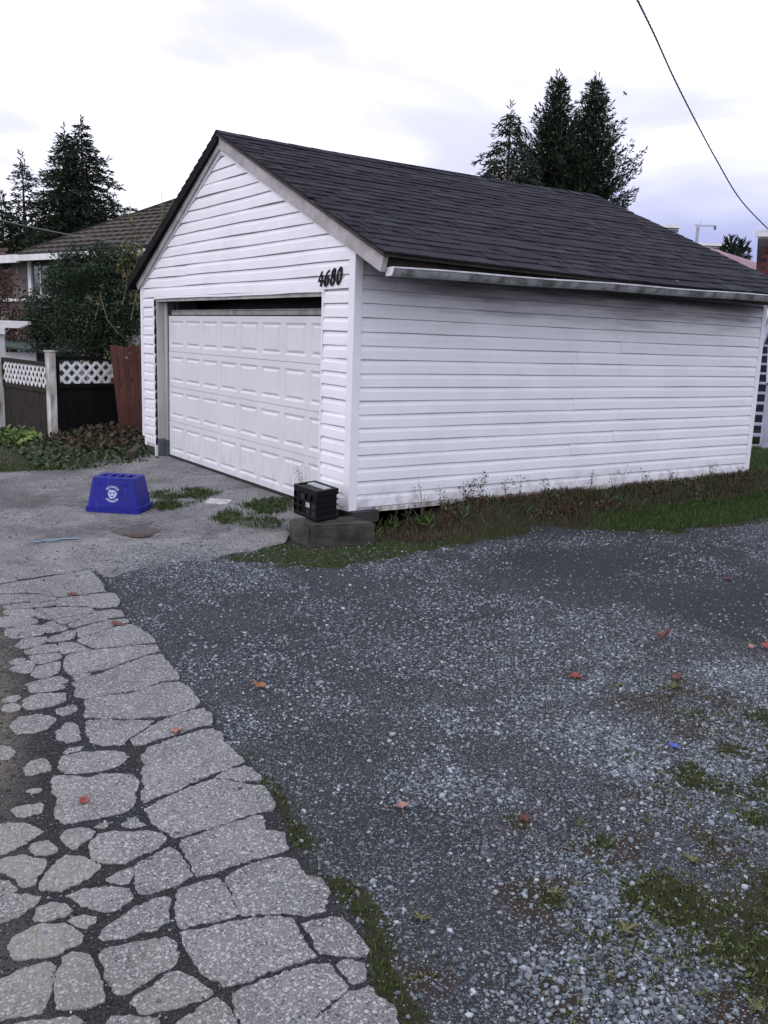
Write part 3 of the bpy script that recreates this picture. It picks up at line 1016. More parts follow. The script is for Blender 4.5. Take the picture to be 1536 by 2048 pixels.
# carcass behind the siding
b = MB()
b.box((-0.12, 0.02, -0.02), (-0.018, GL_, 2.36))                     # long wall
b.box((GW + 0.002, 0.0, -0.02), (GW + 0.10, GL_, 2.34))
b.box((GW + .1, GL_ - 0.1, -0.02), (-0.1, GL_ - 0.002, 2.34))
b.box((GW + .1, 0.018, -0.02), (XO_L - 0.002, 0.095, 2.34))         # piers
b.box((XO_R + 0.002, 0.018, -0.02), (-0.12, 0.095, 2.34))
b.box((XO_L - 0.002, 0.018, ZO + 0.012), (XO_R + 0.002, 0.095, 2.34))  # header
for y0 in (0.018, GL_ - 0.12):
    x0, x1 = GW + .02, -.02
    b.prism([(x0, y0, 2.345), (x1, y0, 2.345), (x1, y0, roof_z(x1) - 0.06), (RIDGE_X, y0, RIDGE_Z - 0.06), (x0, y0, roof_z(x0) - 0.06)], (0, 0.09, 0))
b.build('wall', M['trim'], garage)
b = MB()
b.box((-0.16, 0.03, -0.5), (0.03, GL_ + 0.01, -0.022))
b.box((GW - .02, 0.03, -0.5), (GW + 0.14, GL_ + 0.01, -0.022))
b.box((GW + .14, -0.02, -0.5), (XO_L - 0.01, 0.1, -0.022))
b.box((XO_R + .01, -0.02, -0.5), (-0.17, 0.1, -0.022))
b.box((GW + .15, 0.101, -0.5), (-0.17, GL_ - .05, -0.15))
b.build('foundation', M['foundation'], garage)

# long side: nineteen courses, most of them in two lengths with a staggered seam
for k in range(0, 19):
    zb = Z0 + k * C
    zt = 2.35
    if zb > 2.28:
        break
    seam = (3.42, 2.72)[(k // 2) % 2] + (0.05 if k % 2 else 0)
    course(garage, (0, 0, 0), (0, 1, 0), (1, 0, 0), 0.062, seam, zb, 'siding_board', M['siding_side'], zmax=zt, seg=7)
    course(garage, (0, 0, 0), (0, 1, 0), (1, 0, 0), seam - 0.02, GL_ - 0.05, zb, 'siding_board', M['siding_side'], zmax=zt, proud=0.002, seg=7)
# front: piers, header and gable
for k in range(0, 19):
    zb = Z0 + k * C
    if zb + 0.02 < ZO:
        top = min(zb + C, ZO + 0.01) if zb + C > ZO else None
        for a, c in ((GW + 0.06, XO_L - 0.004), (XO_R + 0.022, -0.068)):
            course(garage, (0, 0, 0), (1, 0, 0), (0, -1, 0), a, c, zb, 'siding_board', M['siding'], zmax=top, seg=2, amp=0.003)
        if zb + C > ZO + 0.02:
            course(garage, (0, 0, 0), (1, 0, 0), (0, -1, 0), XO_L - .004, XO_R + .022, ZO + 0.006, 'siding_board', M['siding'], h=zb + C - ZO - 0.006, seg=8, amp=0.003)
    else:
        seam = -3.73 + (0.02 if k % 2 else 0)
        for a, c, pr in ((GW + 0.06, seam, 0.0), (seam - .01, -0.068, 0.003)):
            course(garage, (0, 0, 0), (1, 0, 0), (0, -1, 0), a, c, zb, 'siding_board', M['siding'], seg=6, amp=0.0028, proud=pr)
kk = 19
BOARD = 0.165


def xl(z):
    return max(GW + 0.06, RIDGE_X - (RIDGE_Z - BOARD - z) / SLOPE_L) + 0.012


def xr(z):
    return min(-0.068, RIDGE_X + (RIDGE_Z - BOARD - z) / SLOPE_R) - 0.012


while Z0 + kk * C < RIDGE_Z - BOARD - 0.03:
    zb = Z0 + kk * C
    zm = RIDGE_Z - BOARD - 0.012
    course(garage, (0, 0, 0), (1, 0, 0), (0, -1, 0), xl, xr, zb, 'siding_board', M['siding'], seg=8, amp=0.0026, zmax=zm)
    kk += 1
# corner posts
for (ax, ay, bx, by, top, zb) in ((-0.072, -0.024, 0.024, 0.064, 2.30, -0.005), (-0.07, GL_ - 0.062, 0.024, GL_ + 0.024, 2.33, 0.0),
                                  (GW - 0.024, -0.024, GW + 0.066, 0.064, 2.22, 0.10), (GW - 0.024, GL_ - .06, GW + .06, GL_ + .024, 2.3, 0.0)):
    b = MB()
    b.box((ax, ay, zb), (bx, by, top))
    b.build('corner_post', M['trim'], garage, bevel=0.005)
# trim channels round the opening and under the rakes
b = MB()
b.box((XO_R, -0.024, 0.0), (XO_R + 0.024, 0.01, ZO + 0.012))
b.build('opening_trim', M['trim'], garage, bevel=0.003)
b = MB()
b.box((XO_L - 0.03, -0.024, -0.17), (XO_L - 0.004, 0.012, ZO))
b.build('opening_trim', M['trim'], garage, bevel=0.003)
b = MB()
b.box((XO_L, 0.004, ZO - 0.03), (XO_R, 0.05, ZO + 0.005))
b.build('opening_trim', M['rawtrim'], garage)
for s in (-1, 1):
    sl_ = SLOPE_R if s > 0 else SLOPE_L
    xe = -0.05 if s > 0 else GW + 0.03
    ya, yb = -0.030, -0.004
    z1 = lambda x: RIDGE_Z - BOARD - sl_ * abs(x - RIDGE_X)
    b = MB()
    x0 = RIDGE_X
    a = [(x0, ya, z1(x0)), (x0, yb, z1(x0)), (x0, yb, z1(x0) - .035), (x0, ya, z1(x0) - .035)]
    c = [(xe, ya, z1(xe)), (xe, yb, z1(xe)), (xe, yb, z1(xe) - .035), (xe, ya, z1(xe) - .035)]
    b.hexa(a, c)
    b.build('rake_trim', M['trim'], garage)
    # rake board
    xe2 = 0.50 if s > 0 else -5.36
    t0, t1 = (0.035 if s > 0 else 0.085), BOARD
    b = MB()
    zz_ = lambda x: RIDGE_Z - sl_ * abs(x - RIDGE_X)
    a = [(x0, -0.055, zz_(x0) - t0), (x0, -0.005, zz_(x0) - t0), (x0, -0.005, zz_(x0) - t1), (x0, -0.055, zz_(x0) - t1)]
    c = [(xe2, -0.055, zz_(xe2) - t0), (xe2, -0.005, zz_(xe2) - t0), (xe2 - s * .05, -0.005, zz_(xe2) - t1), (xe2 - s * .05, -0.055, zz_(xe2) - t1)]
    b.hexa(a, c)
    b.build('rake_board', M['fascia'], garage, bevel=0.004)

# roof ------------------------------------------------------
RF, RB = Vector((RIDGE_X, -0.085, RIDGE_Z)), Vector((-2.66, 5.70, 3.615))
EF, EB = Vector((0.53, -0.085, 2.211)), Vector((0.47, 6.10, 2.200))
LF, LB = Vector((-5.50, -0.13, 2.150)), Vector((-5.42, 6.0, 2.16))


def patch(s, t, left=False):
    a, c = (LF, LB) if left else (EF, EB)
    e = a.lerp(c, s)
    r = RF.lerp(RB, s)
    p = e.lerp(r, t)
    p.z += -0.030 * math.sin(PI * s) * (1 - t) ** 2 * (0 if left else 1) - 0.03 * math.sin(PI * s) * t
    return p


for left in (False, True):
    b = MB()
    ns, ntt = 8, 4
    top = [[patch(i / ns, j / ntt, left) for j in range(ntt + 1)] for i in range(ns + 1)]
    off = Vector((0, 0, -0.10 if left else -0.035))
    vs = [p + Vector((0, 0, -0.008)) for r in top for p in r] + [p + off for r in top for p in r]
    w_ = ntt + 1
    nn = (ns + 1) * w_
    fs = []
    for i in range(ns):
        for j in range(ntt):
            fs.append((i * w_ + j, (i + 1) * w_ + j, (i + 1) * w_ + j + 1, i * w_ + j + 1))
            fs.append((nn + i * w_ + j + 1, nn + (i + 1) * w_ + j + 1, nn + (i + 1) * w_ + j, nn + i * w_ + j))
    for i in range(ns):
        for j in (0, ntt):
            fs.append((i * w_ + j, nn + i * w_ + j, nn + (i + 1) * w_ + j, (i + 1) * w_ + j))
    for j in range(ntt):
        for i in (0, ns):
            fs.append((i * w_ + j, i * w_ + j + 1, nn + i * w_ + j + 1, nn + i * w_ + j))
    b.add(vs, fs)
    b.build('roof_deck', M['roofdark'] if left else M['darkwood'], garage)

# laminated shingles: six patterns of strip shared by all the pieces
SLEN = (EF - RF).length
NC = 24
EXPO = SLEN / NC
strip_meshes = []
for v in range(7):
    r_ = random.Random(100 + v)
    b = MB()
    tones = []

    def addbox(x0, x1, y0, y1, z0, z1, tone):
        # y up the slope; lower edge thick, upper edge thin
        b.hexa([(x0, y0, z0), (x1, y0, z0), (x1, y0, z1), (x0, y0, z1)], [(x0, y1, z0), (x1, y1, z0), (x1, y1, z1 - .002), (x0, y1, z1 - .002)])
        tones.extend([tone] * 8)
    x = 0.0
    while x < 1:
        w = min(r_.uniform(0.10, 0.24), 1 - x)
        if 1 - x - w < 0.06:
            w = 1 - x
        raised = r_.random() < 0.55
        tone = r_.choice((0.85, 0.95, 1.0, 1.1, 1.25))
        dy = r_.uniform(-.006, .006)
        addbox(x + .002, x + w - .002, dy, 0.19, 0.0, 0.014 if raised else 0.009, tone if raised else tone * 0.9)
        x += w
    me = b.mesh('shingle', M['shingle'])
    at = me.attributes.new('tone', 'FLOAT', 'POINT')
    at.data.foreach_set('value', tones)
    strip_meshes.append(me)
base = wloc(garage)
n_sh = 0
for k in range(NC):
    t = k / NC
    ya = patch(0, t).y
    yb = patch(1, t).y
    Ltot = yb - ya
    x = -((k * 0.37) % 1.0)
    while x < Ltot - 0.05:
        a, c = max(x, 0.0), min(x + 1.0, Ltot)
        if c - a > 0.05:
            s0, s1 = a / Ltot, c / Ltot
            p0, p1, pu = patch(s0, t), patch(s1, t), patch((s0 + s1) / 2, min(t + 1.4 / NC, 1.0))
            X = (p1 - p0)
            Lx = X.length
            X.normalize()
            Y = (pu - (p0 + p1) / 2)
            Y = (Y - X * Y.dot(X)).normalized()
            Z = X.cross(Y)
            if Z.z < 0:
                Z = -Z
            tl = math.radians(2.2 + rs.uniform(-.5, .9))
            Y2 = Y * math.cos(tl) - Z * math.sin(tl)
            Z2 = X.cross(Y2)
            if Z2.z < 0:
                Z2 = -Z2
            ob = bpy.data.objects.new('shingle', strip_meshes[(k * 3 + n_sh) % 7])
            n_sh += 1
            COL.objects.link(ob)
            ob.parent = garage
            mm = Matrix((X * (Lx * 0.999), Y2, Z2)).transposed().to_4x4()
            mm.translation = p0 + Z * (0.004 + rs.uniform(0, .0015)) - Y * (0.03 if k == 0 else 0) - base
            ob.matrix_local = mm
        x += 1.0
# the slope turned away: its courses joined
b = MB()
for k in range(NC):
    t = k / NC
    p0, p1 = patch(0, t, True), patch(1, t, True)
    q0, q1 = patch(0, min(1, t + 1.2 / NC), True), patch(1, min(1, t + 1.2 / NC), True)
    nrm = Vector((-SLOPE_L, 0, 1)).normalized()
    b.hexa([p0, p1, p1 + nrm * .024, p0 + nrm * .024], [q0, q1, q1 + nrm * .006, q0 + nrm * .006])
me_ob = b.build('shingle_courses', M['shingle'], garage)
me_ob['kind'] = 'stuff'
at = me_ob.data.attributes.new('tone', 'FLOAT', 'POINT')
at.data.foreach_set('value', [0.9] * len(me_ob.data.vertices))
# ridge caps
b = MB()
for s, sl_ in ((1, SLOPE_R), (-1, SLOPE_L)):
    b.hexa([(0, 0, .022), (s * .13, 0, .022 - .13 * sl_), (s * .13, 0, .012 - .13 * sl_), (0, 0, .012)], [(0, .33, .012), (s * .13, .33, .012 - .13 * sl_), (s * .13, .33, .004 - .13 * sl_), (0, .33, .004)])
capm = b.mesh('ridge_cap', M['shingle'])
at = capm.attributes.new('tone', 'FLOAT', 'POINT')
at.data.foreach_set('value', [1.05] * len(capm.vertices))
ncap = 20
for i in range(ncap):
    p = patch(i / ncap, 1.0)
    ob = bpy.data.objects.new('ridge_cap', capm)
    COL.objects.link(ob)
    ob.parent = garage
    ob.location = p - base + Vector((0, 0, 0.006))
    ob.rotation_euler = (0, rs.uniform(-.03, .03), rs.uniform(-.02, .02))

# eaves board, gutter
b = MB()
b.hexa([(0.405, -0.03, 2.19), (0.435, -0.03, 2.185), (0.435, -0.03, 2.07), (0.405, -0.03, 2.07)], [(0.40, 6.05, 2.19), (0.43, 6.05, 2.185), (0.43, 6.05, 2.06), (0.40, 6.05, 2.06)])
b.build('eave_board', M['darkwood'], garage)
b = MB()
for i in range(9):
    y = 0.25 + i * 0.70
    b.hexa([(0.03, y, roof_z(.03) - .04), (0.03, y + .045, roof_z(.03) - .04), (0.03, y + .045, roof_z(.03) - .15), (0.03, y, roof_z(.03) - .15)],
           [(0.40, y, roof_z(.40) - .04), (0.40, y + .045, roof_z(.40) - .04), (0.40, y + .045, roof_z(.40) - .12), (0.40, y, roof_z(.40) - .12)])
b.build('rafter_tail', M['soffit'], garage, kind='stuff')
gx0 = 0.44
gn, gf = hit(790, 533, 0, 0.55), hit(1536, 589.5, 0, 0.55)
dzdy = (gf[2] - gn[2]) / (gf[1] - gn[1])
gy0, gy1 = gn[1], 6.12
gz_ = lambda y: gn[2] + dzdy * (y - gn[1])
prof = [(0.445, -0.002), (0.445, -0.072), (0.52, -0.072), (0.535, -0.052), (0.546, -0.028), (0.549, -0.014), (0.560, -0.012), (0.560, 0.0), (0.542, 0.0), (0.538, -0.014), (0.527, -0.05), (0.515, -0.066), (0.452, -0.066), (0.452, -0.002)]
b = MB()
nseg = 14
P = []
for i in range(nseg + 1):
    y = gy0 + (gy1 - gy0) * i / nseg
    w = 0.004 * math.sin(i * 1.3)
    P.append([(x, y, gz_(y) + z + w) for x, z in prof])
for i in range(nseg):
    for j in range(len(prof)):
        k = (j + 1) % len(prof)
        b.add([P[i][j], P[i + 1][j], P[i + 1][k], P[i][k]], [(0, 1, 2, 3)], 1 if j in (5, 6, 7, 8) else 0)
gut = b.build('gutter', [M['gutter'], M['gutterlip']], garage)
b = MB()
pp = [(x, gy0 - 0.004, gz_(gy0) + z) for x, z in prof[:8]]
b.prism(pp, (0, -0.012, 0))
b.build('end_cap', M['trim'], gut)
for y in (0.55, 1.8, 3.1, 4.4, 5.6):
    b = MB()
    b.box((0.436, y, gz_(y) - 0.012), (0.552, y + 0.02, gz_(y) + 0.006))
    b.build('bracket', M['greymetal'], gut)

# jambs, dark interior fittings, the door
b = MB()
b.box((XO_L, 0.0105, -0.02 + .13), (XO_L + 0.03, 0.30, ZO - 0.035))
b.box((XO_L + 0.0305, 0.10, 0.1), (D_L - 0.02, 0.125, ZO - 0.035))
b.build('door_jamb', M['rawtrim'], garage, bevel=0.003)
b = MB()
b.box((XO_L, 0.0105, -0.16), (XO_L + 0.032, 0.30, 0.108))
b.box((XO_L + 0.0325, 0.098, -0.16), (D_L - 0.022, 0.128, 0.098))
b.build('jamb_base', M['greymetal'], garage)
b = MB()
b.box((XO_R - .03, 0.20, -0.15), (XO_R, 0.32, ZO - 0.035))
b.build('door_jamb', M['rawtrim'], garage)
b = MB()
b.box((D_L - .03, D_Y + .07, -0.14), (D_L - .005, D_Y + .10, 1.86))
b.build('door_track', M['greymetal'], garage)
b = MB()
b.box((D_L + .01, D_Y + 0.03, D_T + 0.012), (D_R - .03, D_Y + 0.055, D_T + 0.055))
b.box((D_L + .01, D_Y + 0.035, D_T + 0.06), (D_R - .03, D_Y + 0.06, D_T + 0.072))
b.build('weather_strip', M['strip'], garage)
b = MB()
b.box((XO_L + .04, 0.55, D_T - .2), (XO_R - .04, 0.58, 2.3))
b.build('inner_header', M['black'], garage)

gd = bpy.data.objects.new('garage_door', None)
COL.objects.link(gd)
gd.parent = garage
gd.location = Vector((-2.6, D_Y, -0.1)) - base
hs = (D_T - D_B) / 4
NCOL = 8
Wd = D_R - D_L
pw = Wd / NCOL
for r in range(4):
    b = MB()
    z0, z1 = D_B + r * hs + 0.002, D_B + (r + 1) * hs - 0.002
    yF = D_Y - 0.002 * (3 - r)
    # sheet with pressed panels: rows of x and z stations, inner panel raised, groove all round
    mz = 0.062
    mx = 0.042
    gr, gd_ = 0.052, 0.014
    for c in range(NCOL):
        a0, a1 = D_L + c * pw, D_L + (c + 1) * pw
        xs_ = [a0, a0 + mx, a0 + mx + .064, a1 - mx - .064, a1 - mx, a1]
        zs_ = [z0, z0 + mz, z0 + mz + gr, z1 - mz - gr, z1 - mz, z1]
        # levels: rim flat (0), groove bottom (gd_) then panel raised (0.001)
        vs = []
        for ring in range(4):
            if ring == 0:
                R_ = (a0, a1, z0, z1, 0)
            elif ring == 1:
                R_ = (xs_[1], xs_[4], zs_[1], zs_[4], 0)
            elif ring == 2:
                R_ = (xs_[1] + .032, xs_[4] - .032, zs_[1] + gr * .5, zs_[4] - gr * .5, gd_)
            else:
                R_ = (xs_[2], xs_[3], zs_[2], zs_[3], 0.0)
            xa, xb_, za, zb_, dd = R_
            vs += [(xa, yF + dd, za), (xb_, yF + dd, za), (xb_, yF + dd, zb_), (xa, yF + dd, zb_)]
        fs = []
        for ring in range(3):
            for i in range(4):
                j = (i + 1) % 4
                fs.append((ring * 4 + i, ring * 4 + j, ring * 4 + 4 + j, ring * 4 + 4 + i))
        fs.append((12, 13, 14, 15))
        b.add(vs, fs)
    b.box((D_L, yF + 0.002 + gd_, z0), (D_R, yF + 0.045, z1))
    # rim between face and core
    b.add([(D_L, yF, z0), (D_R, yF, z0), (D_R, yF + .03, z0), (D_L, yF + .03, z0)], [(0, 3, 2, 1)])
    b.add([(D_L, yF, z1), (D_R, yF, z1), (D_R, yF + .03, z1), (D_L, yF + .03, z1)], [(0, 1, 2, 3)])
    b.add([(D_L, yF, z0), (D_L, yF + .03, z0), (D_L, yF + .03, z1), (D_L, yF, z1)], [(0, 1, 2, 3)])
    b.add([(D_R, yF, z0), (D_R, yF + .03, z0), (D_R, yF + .03, z1), (D_R, yF, z1)], [(3, 2, 1, 0)])
    b.build('door_section', M['door'], gd)
b = MB()
b.box((D_L - .005, D_Y - 0.012, D_B - 0.034), (D_R, D_Y + 0.035, D_B - 0.001))
b.build('rubber_seal', M['rubber'], gd)

# skirt boards at the foot of the long wall
b = MB()
b.box((0.012, 0.27, -0.21), (0.03, 2.2, 0.02))
b.box((0.012, 2.205, -0.10), (0.03, 5.9, 0.022))
b.build('skirt_board', M['chipped'], garage)

# house numbers: broad-nib italic figures 4 6 8 0


def nib(path, nx=0.0125, nz=0.0105):
    b = MB()
    pts = [Vector((p[0], 0, p[1])) for p in path]
    nb = Vector((nx, 0, nz))
    for p, q_ in zip(pts[:-1], pts[1:]):
        if (q_ - p).length < 1e-5:
            continue
        d = (q_ - p).normalized()
        s = Vector((d.z, 0, -d.x))
        w = max(abs(s.dot(nb)), 0.004)
        a = [p + s * w, p - s * w]
        c = [q_ + s * w, q_ - s * w]
        b.hexa([a[0], a[1], a[1] + Vector((0, -.012, 0)), a[0] + Vector((0, -.012, 0))], [c[0], c[1], c[1] + Vector((0, -.012, 0)), c[0] + Vector((0, -.012, 0))])
    return b


def ell(cx, cz, rx, rz, a0, a1, n=18):
    return [(cx + rx * math.cos(math.radians(a0 + (a1 - a0) * i / n)), cz + rz * math.sin(math.radians(a0 + (a1 - a0) * i / n))) for i in range(n + 1)]


DIG = {'4': [[(0.052, 0.165), (0.004, 0.06), (0.085, 0.06)], [(0.068, 0.125), (0.055, 0.0)]],
       '6': [[(0.078, 0.165), (0.045, 0.145), (0.018, 0.10), (0.010, 0.06), (0.014, 0.03)] + ell(0.042, 0.045, 0.030, 0.043, 200, 560)],
       '8': [ell(0.045, 0.125, 0.024, 0.038, -90, 270), ell(0.042, 0.045, 0.032, 0.043, 90, 450)],
       '0': [ell(0.044, 0.083, 0.033, 0.082, 0, 360, 26)]}
nl = hit(637, 576, 1, -0.022)
nr = hit(686, 573, 1, -0.022)
stepx = (nr[0] - nl[0]) / 4
for i, ch in enumerate('4680'):
    b = MB()
    for path in DIG[ch]:
        sub = nib([(p[0] * 0.90 + 0.17 * p[1], p[1] * 0.80) for p in path])
        b.add(sub.v, sub.f)
    ox = nl[0] + stepx * i
    oz = nl[2] + 0.012 + 0.005 * i
    b.v = [(x + ox, y - 0.024, z + oz) for x, y, z in b.v]
    b.build('house_number', M['black'], garage)
print('garage done', n_sh)

# ------------------------------------------------------------------ scattered stuff
rng = np.random.default_rng(5)


def leaf_cloud(name, pts, size, cols, m, normal_bias=0.0, aspect=0.55, droop=0.0, parent=None, dirs=None, seed=0):
    """many small folded leaves (two triangles each) at pts"""
    r = np.random.default_rng(seed)
    n = len(pts)
    pts = np.asarray(pts, float)
    d = r.normal(size=(n, 3)) if dirs is None else np.asarray(dirs) + r.normal(size=(n, 3)) * 0.35
    d[:, 2] = d[:, 2] - droop
    d /= np.linalg.norm(d, axis=1)[:, None] + 1e-9
    up = r.normal(size=(n, 3)) + np.array([0, 0, normal_bias])
    s = np.cross(d, up)
    s /= np.linalg.norm(s, axis=1)[:, None] + 1e-9
    u = np.cross(s, d)
    L = size * r.uniform(0.6, 1.35, n)[:, None] if np.isscalar(size) else np.asarray(size)[:, None]
    w = L * aspect * 0.5
    v = np.stack([pts, pts + d * L * 0.5 + s * w + u * L * 0.08, pts + d * L, pts + d * L * 0.5 - s * w + u * L * 0.08], 1).reshape(-1, 3)
    f = (np.arange(n)[:, None] * 4 + np.array([0, 1, 2, 3])).reshape(-1, 4)
    cols = np.asarray(cols, float)
    if cols.ndim == 2 and len(cols) != n:
        cols = cols[r.integers(0, len(cols), n)]
    c = cols * r.uniform(0.7, 1.3, n)[:, None]
    c = np.repeat(c, 4, 0)
    if parent is not None:
        v = v - np.array(wloc(parent))
    ob = raw_mesh(name, v, f, 4, m, {'col': c})
    if parent is not None:
        ob.parent = parent
    return ob


def blades(name, x, y, z, h, w, cols, m, lean=0.35, seed=0):
    r = np.random.default_rng(seed)
    n = len(x)
    h = np.broadcast_to(h, n) * r.uniform(0.5, 1.3, n)
    a = r.uniform(0, 2 * PI, n)
    la = r.uniform(0, 2 * PI, n)
    le = np.abs(r.normal(0, lean, n))
    bx, by = np.cos(a) * w / 2, np.sin(a) * w / 2
    b0 = np.stack([x - bx, y - by, z - 0.004], -1)
    b1 = np.stack([x + bx, y + by, z - 0.004], -1)
    mid = np.stack([x + np.cos(la) * le * h * .35, y + np.sin(la) * le * h * .35, z + h * 0.6], -1)
    off = np.stack([bx * .7, by * .7, 0 * bx], -1)
    tip = np.stack([x + np.cos(la) * le * h, y + np.sin(la) * le * h, z + h * np.clip(1 - 0.35 * le, .3, 1)], -1)
    v = np.stack([b0, b1, mid + off, mid - off, tip], 1).reshape(-1, 3)
    k = np.arange(n)[:, None] * 5
    f = np.concatenate([k + np.array([0, 1, 2]), k + np.array([0, 2, 3]), k + np.array([3, 2, 4])], 0)
    cols = np.asarray(cols, float)
    c = cols[r.integers(0, len(cols), n)] * r.uniform(0.65, 1.35, n)[:, None]
    return raw_mesh(name, v, f, 3, m, {'col': np.repeat(c, 5, 0)})


def stones(name, x, y, z, r0, cols, m, seed=0):
    r = np.random.default_rng(seed)
    ph = (1 + 5 ** .5) / 2
    iv = np.array([(-1, ph, 0), (1, ph, 0), (-1, -ph, 0), (1, -ph, 0), (0, -1, ph), (0, 1, ph), (0, -1, -ph), (0, 1, -ph), (ph, 0, -1), (ph, 0, 1), (-ph, 0, -1), (-ph, 0, 1)], float) / 1.9
    iF = np.array([(0, 11, 5), (0, 5, 1), (0, 1, 7), (0, 7, 10), (0, 10, 11), (1, 5, 9), (5, 11, 4), (11, 10, 2), (10, 7, 6), (7, 1, 8), (3, 9, 4), (3, 4, 2), (3, 2, 6), (3, 6, 8), (3, 8, 9), (4, 9, 5), (2, 4, 11), (6, 2, 10), (8, 6, 7), (9, 8, 1)])
    if len(x) and np.max(r0) <= 0.0068:        # small chips: eight faces are enough
        iv = np.array([(1, 0, 0), (0, 1, 0), (-1, 0, 0), (0, -1, 0), (.1, 0, 1), (0, .1, -1)], float) * 1.1
        iF = np.array([(0, 1, 4), (1, 2, 4), (2, 3, 4), (3, 0, 4), (1, 0, 5), (2, 1, 5), (3, 2, 5), (0, 3, 5)])
    nv = len(iv)
    n = len(x)
    V = iv[None] * r.uniform(0.58, 1.3, (n, nv, 1))
    sc = np.stack([r.uniform(.85, 1.3, n), r.uniform(.6, 1.0, n), r.uniform(.4, .75, n)], -1)
    V = V * sc[:, None] * r0[:, None, None]
    a = r.uniform(0, 2 * PI, n)
    t = r.normal(0, .25, n)
    ca, sa = np.cos(a), np.sin(a)
    ct, st = np.cos(t), np.sin(t)
    X, Y, Z = V[..., 0], V[..., 1], V[..., 2]
    Y, Z = Y * ct[:, None] - Z * st[:, None], Y * st[:, None] + Z * ct[:, None]
    X, Y = X * ca[:, None] - Y * sa[:, None], X * sa[:, None] + Y * ca[:, None]
    v = np.stack([X + x[:, None], Y + y[:, None], Z + (z + r0 * 0.22)[:, None]], -1).reshape(-1, 3)
    f = (np.arange(n)[:, None, None] * nv + iF[None]).reshape(-1, 3)
    c = cols[r.integers(0, len(cols), n)] * r.uniform(0.42, 1.12, n)[:, None] * np.array([.9, .97, 1.04])
    return raw_mesh(name, v, f, 3, m, {'col': np.repeat(c, nv, 0)})


STONE = np.array([(0.27, 0.295, 0.315), (0.19, 0.21, 0.23), (0.37, 0.39, 0.405), (0.24, 0.255, 0.262), (0.11, 0.12, 0.132), (0.50, 0.51, 0.515), (0.28, 0.27, 0.25), (0.21, 0.24, 0.255), (0.14, 0.148, 0.158), (0.32, 0.35, 0.37)])


def scatter(n, x0, x1, y0, y1):
    return rng.uniform(x0, x1, n), rng.uniform(y0, y1, n)


# loose gravel: dense near the lens, thinning where it is packed or overgrown
gxs_, gys_, grr = [], [], []
for (n, x0, x1, y0, y1, ra, rb) in ((185000, 2.6, 6.3, -3.2, 0.4, 0.0038, 0.0112), (90000, 0.2, 4.6, -2.6, 4.6, 0.0048, 0.0115), (5200, 0.4, 6.0, -3.1, 2.5, 0.010, 0.0165)):
    x, y = scatter(n, x0, x1, y0, y1)
    dens = np.clip(1.05 - 0.85 * pack_f(x, y), 0.14, 1) * (0.18 + 0.95 * smooth(fbm(x, y, 2.4, 3, 41), 0.38, 0.64))
    dens *= np.clip(1 - 0.95 * smooth(moss_f(x, y) + 0.35 * (fbm(x, y, 14, 2, 77) - .5), 0.45, 0.95), 0.10, 1)
    dens *= ~alley_side(x, y)
    dens *= 1 - 0.62 * soil_f(x, y)
    d_ = np.maximum((np.stack([x - CAM[0], y - CAM[1]], -1) @ FWD[:2]) / np.linalg.norm(FWD[:2]), 0)
    dens *= d_ > 1.2
    if x0 == 2.6:
        dens *= smooth(x, 2.6, 4.2)
    if x0 == 0.2:
        dens *= 1 - 0.45 * smooth(x, 2.6, 4.4)
    k = rng.random(n) < dens * 0.9
    gxs_.append(x[k])
    gys_.append(y[k])
    grr.append(ra + (rb - ra) * rng.random(k.sum()) ** 2.6)
# chips too small to have a shape: flattened octahedra
x, y = scatter(115000, 2.2, 6.0, -3.2, 0.6)
k = ~alley_side(x, y) & (rng.random(len(x)) < np.clip(1.15 - smooth(moss_f(x, y), .45, .8), .1, 1) * smooth(x, 2.2, 3.6))
x, y = x[k], y[k]
n_ = len(x)
ov = np.array([(1, 0, 0), (0, 1, 0), (-1, 0, 0), (0, -1, 0), (0, 0, .7), (0, 0, -.7)], float)
of = np.array([(0, 1, 4), (1, 2, 4), (2, 3, 4), (3, 0, 4)])
V_ = ov[None] * rng.uniform(.7, 1.4, (n_, 6, 1)) * (0.0022 + 0.0026 * rng.random(n_) ** 2)[:, None, None]
a_ = rng.uniform(0, 6.28, n_)
V_ = np.stack([V_[..., 0] * np.cos(a_)[:, None] - V_[..., 1] * np.sin(a_)[:, None] + x[:, None], V_[..., 0] * np.sin(a_)[:, None] + V_[..., 1] * np.cos(a_)[:, None] + y[:, None], V_[..., 2] + gz(x, y)[:, None]], -1)
c_ = STONE[rng.integers(0, len(STONE), n_)] * rng.uniform(.2, .85, n_)[:, None]
ob = raw_mesh('gravel_fines', V_.reshape(-1, 3), (np.arange(n_)[:, None, None] * 6 + of[None]).reshape(-1, 3), 3, M['stone'], {'col': np.repeat(c_, 6, 0)})
ob['kind'] = 'stuff'
x, y, r_ = np.concatenate(gxs_), np.concatenate(gys_), np.concatenate(grr)
print('stones', len(x))
big = r_ > 0.0068
ob = stones('gravel', x[big], y[big], gz(x[big], y[big]), r_[big], STONE, M['stone'], 1)
ob['kind'] = 'stuff'
ob = stones('small_gravel', x[~big], y[~big], gz(x[~big], y[~big]), r_[~big], STONE, M['stone'], 6)
ob['kind'] = 'stuff'
